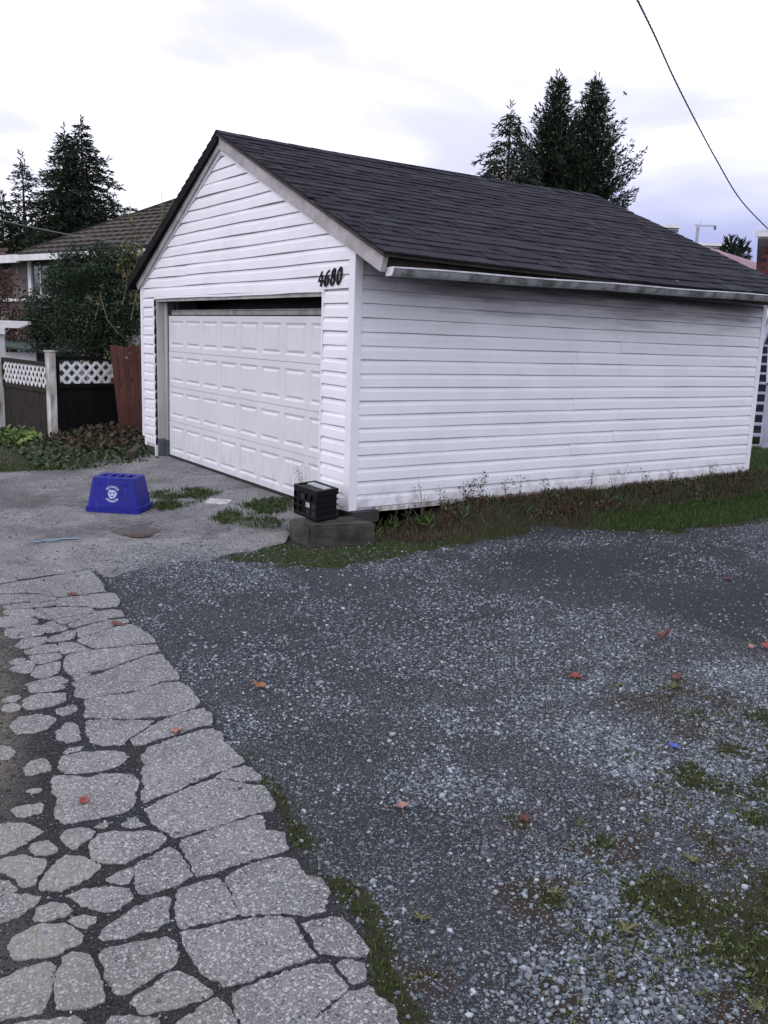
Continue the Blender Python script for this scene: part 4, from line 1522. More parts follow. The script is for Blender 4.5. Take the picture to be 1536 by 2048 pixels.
# grit in the cracks and at the broken rim of the asphalt, a few stones strewn on it
x, y = scatter(90000, 0.0, 5.6, -4.6, -2.2)
k = alley_side(x, y)
x, y = x[k], y[k]
onp = np.zeros(len(x), bool)
for w in world_polys:
    wx = [p[0] for p in w]
    wy = [p[1] for p in w]
    mk = (x > min(wx)) & (x < max(wx)) & (y > min(wy)) & (y < max(wy))
    if mk.any():
        onp[mk] |= inpoly(x[mk], y[mk], w)
k = (~onp) & (rng.random(len(x)) < 0.75)
x2, y2 = x[k], y[k]
ob = stones('crack_grit', x2, y2, gz(x2, y2) + 0.001, 0.0022 + 0.0046 * rng.random(len(x2)) ** 3, np.concatenate([STONE * 0.22, STONE * 0.3, STONE * 0.45, STONE * .9]), M['stone'], 2)
ob['kind'] = 'stuff'
k = onp & (rng.random(len(x)) < 0.008)
x, y = x[k], y[k]
x3, y3 = scatter(3600, -5.0, 0.9, -2.9, 0.0)
x = np.concatenate([x, x3])
y = np.concatenate([y, y3])
ob = stones('strewn_gravel', x, y, np.array([-0.1965 if a > 0.25 else alley_z(a, c) + 0.001 for a, c in zip(x, y)]), 0.003 + 0.007 * rng.random(len(x)) ** 2, STONE, M['stone'], 3)
ob['kind'] = 'stuff'
# pale fine gravel spilled over the end of the apron
x, y = scatter(26000, -0.4, 1.7, -2.5, -0.6)
d = np.exp(-(((x - 0.42) / .55) ** 2 + ((y + 1.75) / .42) ** 2))
k = rng.random(len(x)) < d * 0.6
x, y = x[k], y[k]
ob = stones('spilled_gravel', x, y, np.maximum(gz(x, y), np.where(inpoly(x, y, pts), -0.197, -1)), 0.004 + 0.005 * rng.random(len(x)) ** 2, STONE * 1.15, M['stone'], 4)
ob['kind'] = 'stuff'

# moss tufts and short grass
GREEN = np.array([(0.045, 0.085, 0.020), (0.060, 0.105, 0.028), (0.035, 0.065, 0.018), (0.085, 0.12, 0.035), (0.05, 0.075, 0.025)])
MOSSC = np.array([(0.045, 0.075, 0.015), (0.060, 0.090, 0.020), (0.035, 0.055, 0.014), (0.05, 0.036, 0.02), (0.085, 0.095, 0.03)])
DRY = np.array([(0.16, 0.11, 0.065), (0.11, 0.07, 0.045), (0.22, 0.16, 0.10), (0.08, 0.05, 0.035), (0.13, 0.085, 0.055)])
x, y = scatter(330000, 0.2, 7.4, -3.4, 3.2)
m_ = moss_f(x, y) + 0.5 * (fbm(x, y, 16, 3, 55) - 0.5)
k = (m_ > 0.45) & (rng.random(len(x)) < np.clip((m_ - .3) * 1.3, 0, 1)) & ~inpoly(x, y, GRASS_FRONT + [(-4, 14), (-0.2, -0.3)])
x, y = x[k], y[k]
ob = blades('moss', x, y, gz(x, y) + 0.002, 0.019, 0.005, MOSSC, M['leafy'], 0.6, 1)
ob['kind'] = 'stuff'
# turf in front of the long wall: low near the gravel, longer to the right
GR = GRASS_FRONT + [(-6.0, 14.0), (-0.45, 5.9), (0.0, 5.9), (0.0, 0.2), (-0.1, -0.1), (-0.5, -0.1)]
x, y = scatter(190000, -0.6, 2.2, -1.35, 7.0)
k = inpoly(x, y, GR) & ~((x < 0.02) & (y > 0) & (y < 6.02)) & ~((x > -0.76) & (x < 0.47) & (y > -.72) & (y < .45))
rise = smooth(y, 2.0, 3.4)
edge = polydist(x, y, GRASS_FRONT)
soil = (wallmound(x, y) > 0.055) & (x < 0.48 + 0.2 * fbm(x, y, 2, 2, 14))
k &= rng.random(len(x)) < np.where(soil, 0.08 + 0.05 * rise, 0.45 + 0.55 * rise) * np.clip(0.3 + edge * 5, 0, 1)
x, y, rise = x[k], y[k], rise[k]
ob = blades('grass', x, y, gz(x, y), 0.020 + 0.036 * rise, 0.007, GREEN * np.array([.95, 1.05, .9]), M['leafy'], 0.6, 2)
ob['kind'] = 'stuff'
# dead brown stalks along the wall
x, y = scatter(16000, 0.02, 0.75, 0.25, 6.2)
k = rng.random(len(x)) < (0.25 + 0.75 * smooth(fbm(x, y, 2.2, 3, 61), 0.4, 0.6)) * (1 - 0.75 * smooth(x, .45, .8))
x, y = x[k], y[k]
ob = blades('dead_grass', x, y, gz(x, y), 0.065, 0.006, DRY * 0.55, M['leafy'], 0.7, 3)
ob['kind'] = 'stuff'
x, y = scatter(5200, 0.02, 0.55, 0.5, 6.2)
k = rng.random(len(x)) < smooth(fbm(x, y, 1.6, 3, 67), 0.45, 0.62)
x, y = x[k], y[k]
ob = leaf_cloud('leaf_litter', np.stack([x, y, gz(x, y) + 0.012], -1), 0.045, DRY * 0.6, M['leafy'], 3.0, 0.6, 0, seed=4)
ob['kind'] = 'stuff'
# grass lawn beyond the far corner of the garage
x, y = scatter(42000, -4.0, 1.6, 6.1, 12.0)
k = ~((x < 0.05) & (y < 6.1))
x, y = x[k], y[k]
ob = blades('lawn', x, y, np.where(y < 6.9, gz(x, y), -0.215), 0.055, 0.009, GREEN, M['leafy'], 0.5, 5)
ob['kind'] = 'stuff'
b = MB()
b.add([(-12, 6.9, -0.214), (2.2, 6.9, -0.214), (6, 60, -0.214), (-40, 60, -0.214)], [(0, 1, 2, 3)])
b.build('lawn_ground', M['yard'], kind='structure')
# grass at the apron: two tongues, one behind the bin, one beside the block
for nm, pl, n, h, sd_ in (('apron_grass', [(292, 985), (330, 984), (400, 984), (470, 985), (440, 1000), (400, 1012), (350, 1022), (292, 1026)], 9000, 0.035, 6),
                      ('block_grass', [(412, 1040), (450, 1022), (520, 1010), (590, 1008), (582, 1070), (500, 1062), (440, 1055)], 9000, 0.04, 7)):
    P_ = gl(pl, -0.19)
    xx = [p[0] for p in P_]
    yy = [p[1] for p in P_]
    x, y = scatter(n, min(xx), max(xx), min(yy), max(yy))
    k = inpoly(x, y, P_) & (rng.random(n) < smooth(fbm(x, y, 4, 3, 71), .3, .6) * np.clip(polydist(x, y, P_ + P_[:1]) * 9, .05, 1))
    x, y = x[k], y[k]
    z = np.array([alley_z(a, c) if a < .6 else -.2 for a, c in zip(x, y)])
    ob = blades(nm, x, y, z, h, 0.007, GREEN * 0.85, M['leafy'], 0.6, sd_)
    ob['kind'] = 'stuff'
    k = rng.random(len(x)) < 0.16
    ob = leaf_cloud(nm + '_leaves', np.stack([x[k], y[k], z[k] + 0.012], -1), 0.028, GREEN * .75, M['leafy'], 2.0, 0.7, -0.2, seed=sd_ + 20)
    ob['kind'] = 'stuff'


# single plants: rosettes in the gravel, weeds by the wall
def rosette(px, py, R, n, cols, label, group, seed, zoff=0.0, up=0.35, name='weed'):
    p = G(px, py)
    z = float(gz(p[0], p[1])) + zoff
    r = np.random.default_rng(seed)
    a = np.linspace(0, 2 * PI, n, endpoint=False) + r.uniform(-.3, .3, n)
    d = np.stack([np.cos(a), np.sin(a), np.full(n, up) * r.uniform(.5, 1.6, n)], -1)
    b = MB()
    cc = []
    for i in range(n):
        L = R * r.uniform(.6, 1.2)
        dd = Vector(d[i]).normalized()
        s = dd.cross(Vector((0, 0, 1))).normalized()
        w = L * 0.12
        o_ = Vector((0, 0, 0.002))
        b.add([o_ - s * w * .25, o_ + s * w * .25, o_ + dd * L * .55 + s * w, o_ + dd * L - Vector((0, 0, L * .18)), o_ + dd * L * .55 - s * w], [(0, 1, 2, 3, 4)])
        c = cols[r.integers(0, len(cols))] * r.uniform(.75, 1.25)
        cc += [c] * 5
    me = b.mesh(name, M['leafy'])
    at = me.color_attributes.new('col', 'FLOAT_COLOR', 'POINT')
    full = np.ones((len(cc), 4), np.float32)
    full[:, :3] = cc
    at.data.foreach_set('color', full.ravel())
    o = bpy.data.objects.new(name, me)
    COL.objects.link(o)
    o.location = (p[0], p[1], z)
    return tag(o, label, 'weed', group)


YG = np.array([(0.12, 0.13, 0.055), (0.09, 0.11, 0.04), (0.16, 0.15, 0.075), (0.07, 0.09, 0.036)])
NAMED = [(1110, 1785, .042, 'lone little yellow green weed in gravel left of the mossy patches'), (842, 1836, .036, 'tiny weed on grey gravel nearest the asphalt rim'),
         (1250, 1862, .052, 'yellow green weed beside the big moss patch, on its left'), (1385, 1720, .045, 'weed between the two large moss patches at the right'),
         (1346, 1374, .06, 'weed on the small weedy patch in the middle distance'), (1512, 2012, .040, 'weed in the lowest right corner of the gravel')]
for i, (px, py, R, lb) in enumerate(NAMED):
    rosette(px, py, R, 13, YG, lb, None, i, up=.5)
# the rest of the small weeds in the moss: too many to count
lp, ld = [], []
r = np.random.default_rng(77)
for px, py, R, k in MOSS_BLOBS + [(1480, 1600, .15, 1), (1500, 1480, .12, 1), (1290, 1640, .06, 1), (1450, 1430, .1, 1), (1260, 1775, .1, 1), (1300, 1800, .12, 1)]:
    c = G(px, py)
    for j in range(int(5 + R * 45)):
        ox, oy = r.normal(0, R * .55, 2)
        x_, y_ = c[0] + ox, c[1] + oy
        for q_ in range(r.integers(4, 9)):
            a_ = r.uniform(0, 2 * PI)
            lp.append((x_, y_, float(gz(x_, y_)) + .003))
            ld.append((math.cos(a_), math.sin(a_), r.uniform(.1, .9)))
ob = leaf_cloud('small_weeds', np.array(lp), r.uniform(.008, .024, len(lp)), np.concatenate([YG, YG, GREEN]), M['leafy'], 1.0, .34, 0, dirs=np.array(ld), seed=78)
ob['kind'] = 'stuff'
# weeds along the foot of the long wall: tufts and thin stalks, one mass
lp, ld, ls = [], [], []
for (px, py, R, n) in [(768, 1060, .16, 40), (848, 1062, .15, 70), (925, 1058, .12, 40), (1050, 1050, .12, 34), (700, 1078, .09, 26), (1230, 1025, .13, 40), (740, 1075, .11, 34), (985, 1045, .11, 34), (1110, 1035, .11, 34), (1160, 1030, .1, 30), (880, 1045, .12, 40)]:
    c = G(px, py)
    for j in range(n):
        a_ = r.uniform(0, 2 * PI)
        ox, oy = r.normal(0, .05, 2)
        lp.append((c[0] + ox, c[1] + oy, float(gz(c[0] + ox, c[1] + oy)) + .003))
        ld.append((math.cos(a_), math.sin(a_), r.uniform(.4, 2.2)))
        ls.append(R * r.uniform(.5, 1.1))
ob = leaf_cloud('weed_tufts', np.array(lp), np.array(ls), GREEN, M['leafy'], 1.0, .14, 0, dirs=np.array(ld), seed=79)
ob['kind'] = 'stuff'
b = MB()
lp = []
rp = random.Random(44)
for (px, py, H, lv) in [(790, 1012, .2, 8), (815, 1010, .22, 6), (845, 1008, .42, 2), (885, 1002, .28, 12), (935, 1000, .25, 24), (960, 998, .28, 30), (1010, 995, .30, 10), (1040, 992, .26, 6), (1090, 990, .2, 8), (1180, 985, .24, 5),
                       (1225, 982, .34, 3), (1245, 980, .30, 2), (1290, 978, .2, 8), (1340, 972, .2, 6), (1420, 962, .18, 6), (1480, 955, .2, 3)]:
    p = hit(px, py, 0, 0.15)
    z = float(gz(p[0], p[1]))
    for s_ in range(rp.randint(3, 6)):
        ax, ay = rp.uniform(-.3, .3), rp.uniform(-.5, .5)
        H2 = H * rp.uniform(.6, 1.05)
        b.tube([(p[0] + ax * t * t * H2, p[1] + ay * t * t * H2, z + H2 * t) for t in (0, .35, .7, 1)], [.0022, .0018, .0014, .0008], 4)
        for k in range(lv):
            t = rp.uniform(.35, 1)
            lp.append((p[0] + ax * t * t * H2 + rp.uniform(-.03, .03), p[1] + ay * t * t * H2 + rp.uniform(-.04, .04), z + H2 * t))
ob = b.build('weed_stalks', M['twig'], kind='stuff')
ob = leaf_cloud('weed_leaves', np.array(lp), 0.024, GREEN * 0.6, M['leafy'], 0, .5, 0, seed=80)
ob['kind'] = 'stuff'
# the dry weed in front of the door, behind the black box
p = hit(612, 1012, 1, -0.12)
r = random.Random(9)
b = MB()
lp = []
for s in range(11):
    ax, ay = r.uniform(-.28, .12), r.uniform(-.10, .05)
    H = r.uniform(.3, .5)
    b.tube([(ax * t * H * 1.3, ay * t * H, H * t) for t in (0, .3, .6, 1)], [.002, .0016, .0012, .0008], 4)
    for k in range(12):
        t = r.uniform(.5, 1.1)
        lp.append((ax * t * H * 1.3 + r.uniform(-.05, .05), ay * t * H + r.uniform(-.03, .03), H * t))
o = b.build('dry_weed', M['twig'])
o.location = (p[0], p[1], -0.14)
tag(o, 'dry thin branching weed in front of the garage door behind the black box', 'weed')
lc = leaf_cloud('leaves', np.array(lp), 0.014, DRY * .8, M['leafy'], 0, .5, 0, seed=9)
lc.parent = o
print('scatter done')

# ------------------------------------------------------------------ blue recycling bin, upside down
A0, A1, A2 = G(168.7, 1023, -0.197), G(277, 1029.6, -0.197), G(294.7, 1009, -0.197)
ux = Vector(A1 - A0)
LW = ux.length
ux.normalize()
uy = Vector((-ux.y, ux.x, 0))
LD = 0.385
cen = Vector(A0) + ux * LW / 2 + uy * LD / 2
binr = thing('recycling_bin', 'blue plastic recycling box lying upside down on the alley asphalt', 'recycling bin', (cen.x, cen.y, -0.197))


def bpt(u, v, w):
    return Vector((cen.x, cen.y, -0.197)) + ux * u + uy * v + Vector((0, 0, w))


BH = 0.335


def loop(hw, hd, w, rad=0.035, n=4):
    out = []
    for sx, sy, a0 in ((1, 1, 0), (-1, 1, 90), (-1, -1, 180), (1, -1, 270)):
        for i in range(n + 1):
            a = math.radians(a0 + 90 * i / n)
            out.append(bpt(sx * (hw - rad) + rad * math.cos(a), sy * (hd - rad) + rad * math.sin(a), w))
    return out


hw, hd = LW / 2, LD / 2
rings = [loop(hw - .03, hd - .03, 0.0), loop(hw, hd, 0.0), loop(hw - .002, hd - .002, 0.055), loop(hw - .015, hd - .015, 0.060), loop(hw - .056, hd - .050, BH - .006), loop(hw - .062, hd - .056, BH)]
b = MB()
n = len(rings[0])
vs = [p for r_ in rings for p in r_]
fs = []
for i in range(len(rings) - 1):
    for k in range(n):
        fs.append((i * n + k, i * n + (k + 1) % n, (i + 1) * n + (k + 1) % n, (i + 1) * n + k))
b.add(vs, fs)
iw, idp = hw - .105, hd - .10
top = loop(iw, idp, BH, .02)
low = loop(iw - .012, idp - .012, BH - .03, .02)
o5 = (len(rings) - 1) * n
b2 = len(b.v)
b.add(top + low, [])
for k in range(n):
    j = (k + 1) % n
    b.f.append((o5 + k, o5 + j, b2 + j, b2 + k))
    b.f.append((b2 + k, b2 + j, b2 + n + j, b2 + n + k))
    b.m += [0, 0]
b.f.append(tuple(range(b2 + n, b2 + 2 * n)))
b.m.append(0)
b.build('body', M['blue'], binr)
for k in range(3):
    u = -iw + 2 * iw * (k + 1) / 4
    b = MB()
    b.hexa([bpt(u - .009, -idp, BH - .03), bpt(u + .009, -idp, BH - .03), bpt(u + .009, -idp, BH - .002), bpt(u - .009, -idp, BH - .002)],
           [bpt(u - .009, idp, BH - .03), bpt(u + .009, idp, BH - .03), bpt(u + .009, idp, BH - .002), bpt(u - .009, idp, BH - .002)])
    b.build('base_rib', M['blue'], binr)
for u in (-0.5 * hw, 0.5 * hw):     # small drain lugs on the front
    b = MB()
    f0 = (BH * .80)
    v0 = -(hd - .015 - (.035) * .76) - .004
    b.hexa([bpt(u - .018, v0 - .004, f0), bpt(u + .018, v0 - .004, f0), bpt(u + .018, v0 + .02, f0), bpt(u - .018, v0 + .02, f0)],
           [bpt(u - .018, v0 - .004, f0 + .008), bpt(u + .018, v0 - .004, f0 + .008), bpt(u + .018, v0 + .02, f0 + .008), bpt(u - .018, v0 + .02, f0 + .008)])
    b.build('lug', M['blue'], binr)
b = MB()
b.hexa([bpt(hw, -.09, .012), bpt(hw + .012, -.07, .012), bpt(hw + .012, .07, .012), bpt(hw, .09, .012)], [bpt(hw, -.09, .055), bpt(hw + .012, -.07, .055), bpt(hw + .012, .07, .055), bpt(hw, .09, .055)])
b.build('handle', M['blue'], binr)
# print on the front: rotated half a turn with the box
f_lo, f_hi = bpt(0, -(hd - .015), .060), bpt(0, -(hd - .050), BH - .006)
fup = (f_hi - f_lo).normalized()
fn = ux.cross(fup).normalized()
if fn.dot(Vector(CAM) - f_lo) < 0:
    fn = -fn
fc = f_lo + fup * 0.120


def dec(p, off=0.0012):
    return fc - ux * p[0] * 1.18 - fup * p[1] * 1.18 + fn * off


b = MB()


def flat(pts):
    n = len(pts)
    a = [dec(p, 0.0002) for p in pts]
    c = [dec(p, 0.0014) for p in pts]
    b.add(a + c, [tuple(range(n, 2 * n)), tuple(range(n))[::-1]] + [(i, (i + 1) % n, n + (i + 1) % n, n + i) for i in range(n)])


flat([(0.0125 * math.cos(a), 0.0125 * math.sin(a)) for a in np.linspace(0, 2 * PI, 20, endpoint=False)])
for s in range(3):
    a0 = math.radians(90 + 120 * s)
    ro = lambda p: (p[0] * math.cos(a0 - PI / 2) - p[1] * math.sin(a0 - PI / 2), p[0] * math.sin(a0 - PI / 2) + p[1] * math.cos(a0 - PI / 2))
    # one folded arrow round a corner of the triangle
    flat([ro(p) for p in [(-0.034, 0.006), (-0.017, -0.003), (-0.007, 0.020), (-0.019, 0.034)]])
    flat([ro(p) for p in [(-0.016, 0.036), (-0.004, 0.021), (0.010, 0.021), (0.010, 0.014), (0.026, 0.028), (0.010, 0.043), (0.010, 0.036)]])


def letters(txt, rad, a_mid, step, size, top):
    for i, ch in enumerate(txt):
        a = a_mid + (-(i - (len(txt) - 1) / 2) if top else (i - (len(txt) - 1) / 2)) * step
        cu = bpy.data.curves.new('t', 'FONT')
        cu.body = ch
        cu.size = size
        cu.align_x = 'CENTER'
        cu.resolution_u = 2
        cu.offset = 0.0012
        tmp = bpy.data.objects.new('t', cu)
        COL.objects.link(tmp)
        dg = bpy.context.evaluated_depsgraph_get()
        me = bpy.data.meshes.new_from_object(tmp.evaluated_get(dg))
        bpy.data.objects.remove(tmp)
        bpy.data.curves.remove(cu)
        c, s = (math.cos(a), math.sin(a))
        vs = []
        for v in me.vertices:
            lx, ly = v.co.x, v.co.y - (0 if top else 0)
            if top:
                rx, ry = s, -c                                   # along the arc, clockwise
                px_, py_ = c * (rad + ly) + rx * lx, s * (rad + ly) + ry * lx
            else:
                rx, ry = -s, c
                px_, py_ = c * (rad - ly) + rx * lx, s * (rad - ly) + ry * lx
            vs.append(dec((px_, py_), 0.0014))
        b.add(vs, [tuple(p.vertices) for p in me.polygons])
        bpy.data.meshes.remove(me)


letters('BURNABY', 0.050, PI / 2, 0.27, 0.024, True)
letters('RECYCLES', 0.068, -PI / 2, 0.25, 0.024, False)
b.build('printed_logo', M['print'], binr)

# ------------------------------------------------------------------ concrete block and the black box on it
q0 = G(618, 1095, -0.21)
zt = None
# height where the sight line of the top corner passes over the base corner
d = ray(618, 1052)
tt = ((q0[:2] - CAM[:2]) @ d[:2]) / (d[:2] @ d[:2])
bz = float(CAM[2] + d[2] * tt)
bl = hit(577, 1036, 2, bz)
br = hit(752, 1047, 2, bz)
q0x, q0y = float(q0[0]), float(q0[1])
vx = Vector((bl[0] - q0x, bl[1] - q0y, 0))
vy = Vector((br[0] - q0x, br[1] - q0y, 0))
print('block', q0, bz, vx, vy)
blk = MB()
lo = [Vector((q0x, q0y, -.3)), Vector((q0x, q0y, -.3)) + vx, Vector((q0x, q0y, -.3)) + vx + vy, Vector((q0x, q0y, -.3)) + vy]
hi = [Vector((p.x, p.y, bz)) for p in lo]
nsub = 7
bm = bmesh.new()
fv = [bm.verts.new(p) for p in lo + hi]
for f in [(0, 1, 2, 3), (7, 6, 5, 4), (0, 4, 5, 1), (1, 5, 6, 2), (2, 6, 7, 3), (3, 7, 4, 0)]:
    bm.faces.new([fv[i] for i in f])
bmesh.ops.recalc_face_normals(bm, faces=bm.faces[:])
bmesh.ops.bevel(bm, geom=bm.edges[:], offset=0.018, segments=2, affect='EDGES')
bmesh.ops.subdivide_edges(bm, edges=bm.edges[:], cuts=5, use_grid_fill=True)
for v in bm.verts:
    v.co += v.normal * (0.012 * mnoise.noise(v.co * 9) + 0.006 * mnoise.noise(v.co * 28))
me = bpy.data.meshes.new('concrete_block')
bm.to_mesh(me)
bm.free()
me.materials.append(M['concrete'])
o = bpy.data.objects.new('concrete_block', me)
COL.objects.link(o)
tag(o, 'low rough concrete block with worn edges under the black plastic box', 'concrete block')

c0 = Vector(hit(632.6, 1045, 2, bz + .008))
cl = Vector(hit(586.6, 1026, 2, bz + .008))
cr = Vector(hit(676, 1036, 2, bz + .008))
e1 = (cl - c0)
e2 = (cr - c0)
print('crate', e1.length, e2.length)
e1u, e2u = e1.normalized(), e2.normalized()
CH = 0.265
box = thing('plastic_crate', 'black plastic box with gridded side and pale papers in its top, on the concrete block', 'crate', c0)


def cpt(a, c, w):
    return c0 + e1u * a + e2u * c + Vector((0, 0, w))


def cbox(name, a0, a1, c0_, c1, w0, w1, m, parent, bev=0.004):
    bb = MB()
    bb.hexa([cpt(a0, c0_, w0), cpt(a1, c0_, w0), cpt(a1, c1, w0), cpt(a0, c1, w0)], [cpt(a0, c0_, w1), cpt(a1, c0_, w1), cpt(a1, c1, w1), cpt(a0, c1, w1)])
    return bb.build(name, m, parent, bevel=bev)


L1, L2 = e1.length, e2.length
cbox('body', 0.012, L1 - .012, 0.012, L2 - .012, 0.0, CH - .05, M['crate'], box)
cbox('foot_rim', 0.0, L1, 0.0, L2, 0.002, 0.035, M['crate'], box)
for a0, a1, c_, c1 in ((0, L1, 0, .03), (0, L1, L2 - .03, L2), (0, .03, .0301, L2 - .0301), (L1 - .03, L1, .0301, L2 - .0301)):
    cbox('rim', a0, a1, c_, c1, CH - .055, CH, M['crate'], box)
cbox('papers', .06, L1 - .05, L2 * .50, L2 - .05, CH - .0115, CH - .003, M['paper'], box, 0)
cbox('lid', .031, L1 - .031, .031, L2 - .031, CH - .045, CH - .012, M['crate'], box, 0)
for i in range(5):       # ribs of the gridded end
    a = L1 * (i + .1) / 4.3
    cbox('rib', a, a + .012, -.004, .0118, .036, CH - .056, M['crate'], box, .002)
for j, w in enumerate((.085, .145)):
    cbox('crossbar', 0.002, L1 - .002, -.0035, .0116, w, w + .014, M['crate'], box, .002)
for (i, j, mt) in ((0, 0, 'cratelight'), (1, 0, 'cratelight'), (0, 1, 'cratelight'), (1, 1, 'paper'), (2, 2, 'cratelight')):
    a = L1 * (i + .1) / 4.3 + .013
    w = (.037, .100, .160)[j]
    cbox('window_insert', a, a + L1 / 4.3 - .014, .004, .0114, w, w + .044, M[mt], box, 0)
for w in (.07, .12, .165):
    cbox('side_rib', -.003, .0115, .0, L2, w, w + .01, M['crate'], box, .002)

# dark sill scrap under the corner, pale slab, valve cover, paint stroke
b = MB()
pa = hit(700, 1018, 0, 0.02)
b.box((0.026, -0.03, -0.10), (0.10, 0.26, 0.005))
o = b.build('sill_block', M['foundation'], bevel=.006)
tag(o, 'dark charred timber block under the white corner post', 'timber block')
p = G(443, 1010, -0.18)
bm = bmesh.new()
bmesh.ops.create_cube(bm, size=1)
for v in bm.verts:
    v.co = Vector((v.co.x * .30, v.co.y * .20, v.co.z * .05))
bmesh.ops.bevel(bm, geom=bm.edges[:], offset=.008, segments=1, affect='EDGES')
bmesh.ops.subdivide_edges(bm, edges=bm.edges[:], cuts=2, use_grid_fill=True)
for v in bm.verts:
    v.co += v.normal * .006 * mnoise.noise(v.co * 14)
me = bpy.data.meshes.new('paving_slab')
bm.to_mesh(me)
bm.free()
me.materials.append(M['slabwhite'])
o = bpy.data.objects.new('paving_slab', me)
COL.objects.link(o)
o.location = (p[0], p[1], -0.165)
o.rotation_euler = (0.03, 0.05, 0.9)
tag(o, 'small broken pale concrete slab lying in the grass before the garage door', 'slab')
pc = G(272, 1062, -0.197)
cover = thing('valve_cover', 'round rusty iron valve cover in a dark tar patch on the alley', 'utility cover', (pc[0], pc[1], -0.197))
b = MB()
n = 40
ring = []
for k in range(n):
    a = 2 * PI * k / n
    rr_ = 0.18 * (1 + 0.22 * mnoise.noise(Vector((math.cos(a) * 1.5, math.sin(a) * 1.5, 4))) + .06 * mnoise.noise(Vector((math.cos(a) * 6, math.sin(a) * 6, 1))))
    ring.append((pc[0] + rr_ * math.cos(a), pc[1] + rr_ * math.sin(a) * 1.15, -0.1925))
b.prism(ring, (0, 0, -.006))
b.build('tar_collar', M['tar'], cover)
b = MB()
pv = G(280, 1069, -0.19)
b.prism([(pv[0] + .105 * math.cos(2 * PI * k / 28), pv[1] + .105 * math.sin(2 * PI * k / 28), -.185) for k in range(28)], (0, 0, -.01))
b.prism([(pv[0] + .08 * math.cos(2 * PI * k / 28), pv[1] + .08 * math.sin(2 * PI * k / 28), -.182) for k in range(28)], (0, 0, -.0025))
b.build('lid', M['rust'], cover)
b = MB()
rp_ = random.Random(12)
for i in range(46):          # overspray: broken flecks along the stroke
    t = (i + rp_.uniform(-.5, .5)) / 46
    c = G(62 + 92 * t, 1083 - 7.5 * t + rp_.gauss(0, .9), -0.19)
    w_ = rp_.uniform(.012, .034) * (1 if rp_.random() < .75 else .4)
    h_ = rp_.uniform(.006, .017)
    zc = alley_z(c[0], c[1]) + .0062
    pl = [(c[0] + RGT[0] * w_ * math.cos(a) + .8 * h_ * math.sin(a) * -RGT[1] * rp_.uniform(.6, 1.2), c[1] + RGT[1] * w_ * math.cos(a) + .8 * h_ * math.sin(a) * RGT[0] * rp_.uniform(.6, 1.2), zc + .0001 * i * .2) for a in np.linspace(0, 2 * PI, 9, endpoint=False)]
    b.add(pl, [tuple(range(9))])
o = b.build('paint_stroke', M['bluespray'])
tag(o, 'short light blue sprayed survey stroke on the alley asphalt', 'paint mark')

# fallen leaves
LEAFM = {}


def leafmat(nm, c):
    LEAFM[nm] = mat(nm, c, tuple(x * .6 for x in c), 60, 0.6, 0.2, 0.002, 120)


leafmat('leaf_brown', (0.26, 0.12, 0.055))
leafmat('leaf_orange', (0.42, 0.19, 0.13))
leafmat('leaf_pink', (0.38, 0.19, 0.165))
leafmat('leaf_red', (0.27, 0.065, 0.055))
leafmat('leaf_dark', (0.15, 0.05, 0.035))
leafmat('scrap_blue', (0.07, 0.12, 0.50))
leafmat('scrap_white', (0.55, 0.53, 0.50))


def leaf(px, py, size, m, label, kind='maple', rot=0.0, curl=.25, onslab=True, cat='leaf', name='fallen_leaf'):
    p = G(px, py)
    z = -0.196 if (alley_side(p[0], p[1]) or p[0] < .2) else float(gz(p[0], p[1])) + .012
    if kind == 'maple':
        R_ = [(0, -.5), (.16, -.25), (.48, -.34), (.36, -.06), (.56, .12), (.28, .14), (.24, .34), (.0, .56), (-.22, .32), (-.30, .12), (-.56, .14), (-.36, -.08), (-.46, -.36), (-.16, -.24)]
    else:
        R_ = [(0, -.6), (.2, -.35), (.3, 0), (.2, .36), (0, .62), (-.2, .34), (-.3, -.02), (-.2, -.36)]
    rq = random.Random(int(px * 7 + py))
    R_ = [(x * rq.uniform(.72, 1.15), y * rq.uniform(.72, 1.15)) for x, y in R_]
    b = MB()
    vs = [Vector((0, 0, 0))] + [Vector((x * size, y * size, curl * size * (x * x * 1.9 + y * y * .9 + .35 * x + rq.uniform(-.1, .25)) + .004)) for x, y in R_]
    n = len(R_)
    b.add(vs, [(0, i + 1, (i + 1) % n + 1) for i in range(n)])
    b.add([v - Vector((0, 0, .0012)) for v in vs], [(0, (i + 1) % n + 1, i + 1) for i in range(n)])
    if cat == 'leaf':
        b.tube([(0, -.45 * size, .002), (0.03 * size, -.8 * size, .006), (.1 * size, -1.0 * size, .004)], .0012, 4)
    o = b.build(name, LEAFM[m])
    o.location = (p[0], p[1], z)
    o.rotation_euler = (.1, -.08, rot)
    tag(o, label, cat)


leaf(520, 1374, .085, 'leaf_brown', 'large curled brown leaf lying alone on the dark packed gravel', 'oval', 1.9, .5)
leaf(356, 1466, .06, 'leaf_orange', 'pale orange leaf beside a crack in the asphalt', 'maple', .4, .6)
leaf(168, 1606, .045, 'leaf_red', 'tiny bright red leaf on a squarish asphalt slab', 'maple', 2.2, .4)
leaf(804, 1614, .052, 'leaf_pink', 'pink leaf on the gravel in the middle of the lot', 'maple', 1.0, .3)
leaf(1325, 1277, .085, 'leaf_dark', 'dark reddish brown leaf clump on the gravel before the grass patch', 'maple', .3, .7)
leaf(1150, 1358, .07, 'leaf_red', 'faded red leaf on pale gravel beside the weedy patch', 'maple', 2.7, .6)
leaf(1352, 1358, .065, 'leaf_dark', 'reddish leaf on the weedy patch in the gravel', 'maple', 1.2, .4)
leaf(1502, 1297, .06, 'leaf_pink', 'small pink leaf by the right edge of the gravel', 'oval', .8, .4)
leaf(1532, 1297, .075, 'leaf_red', 'red leaf at the very right edge of the gravel', 'maple', 2.0, .5)
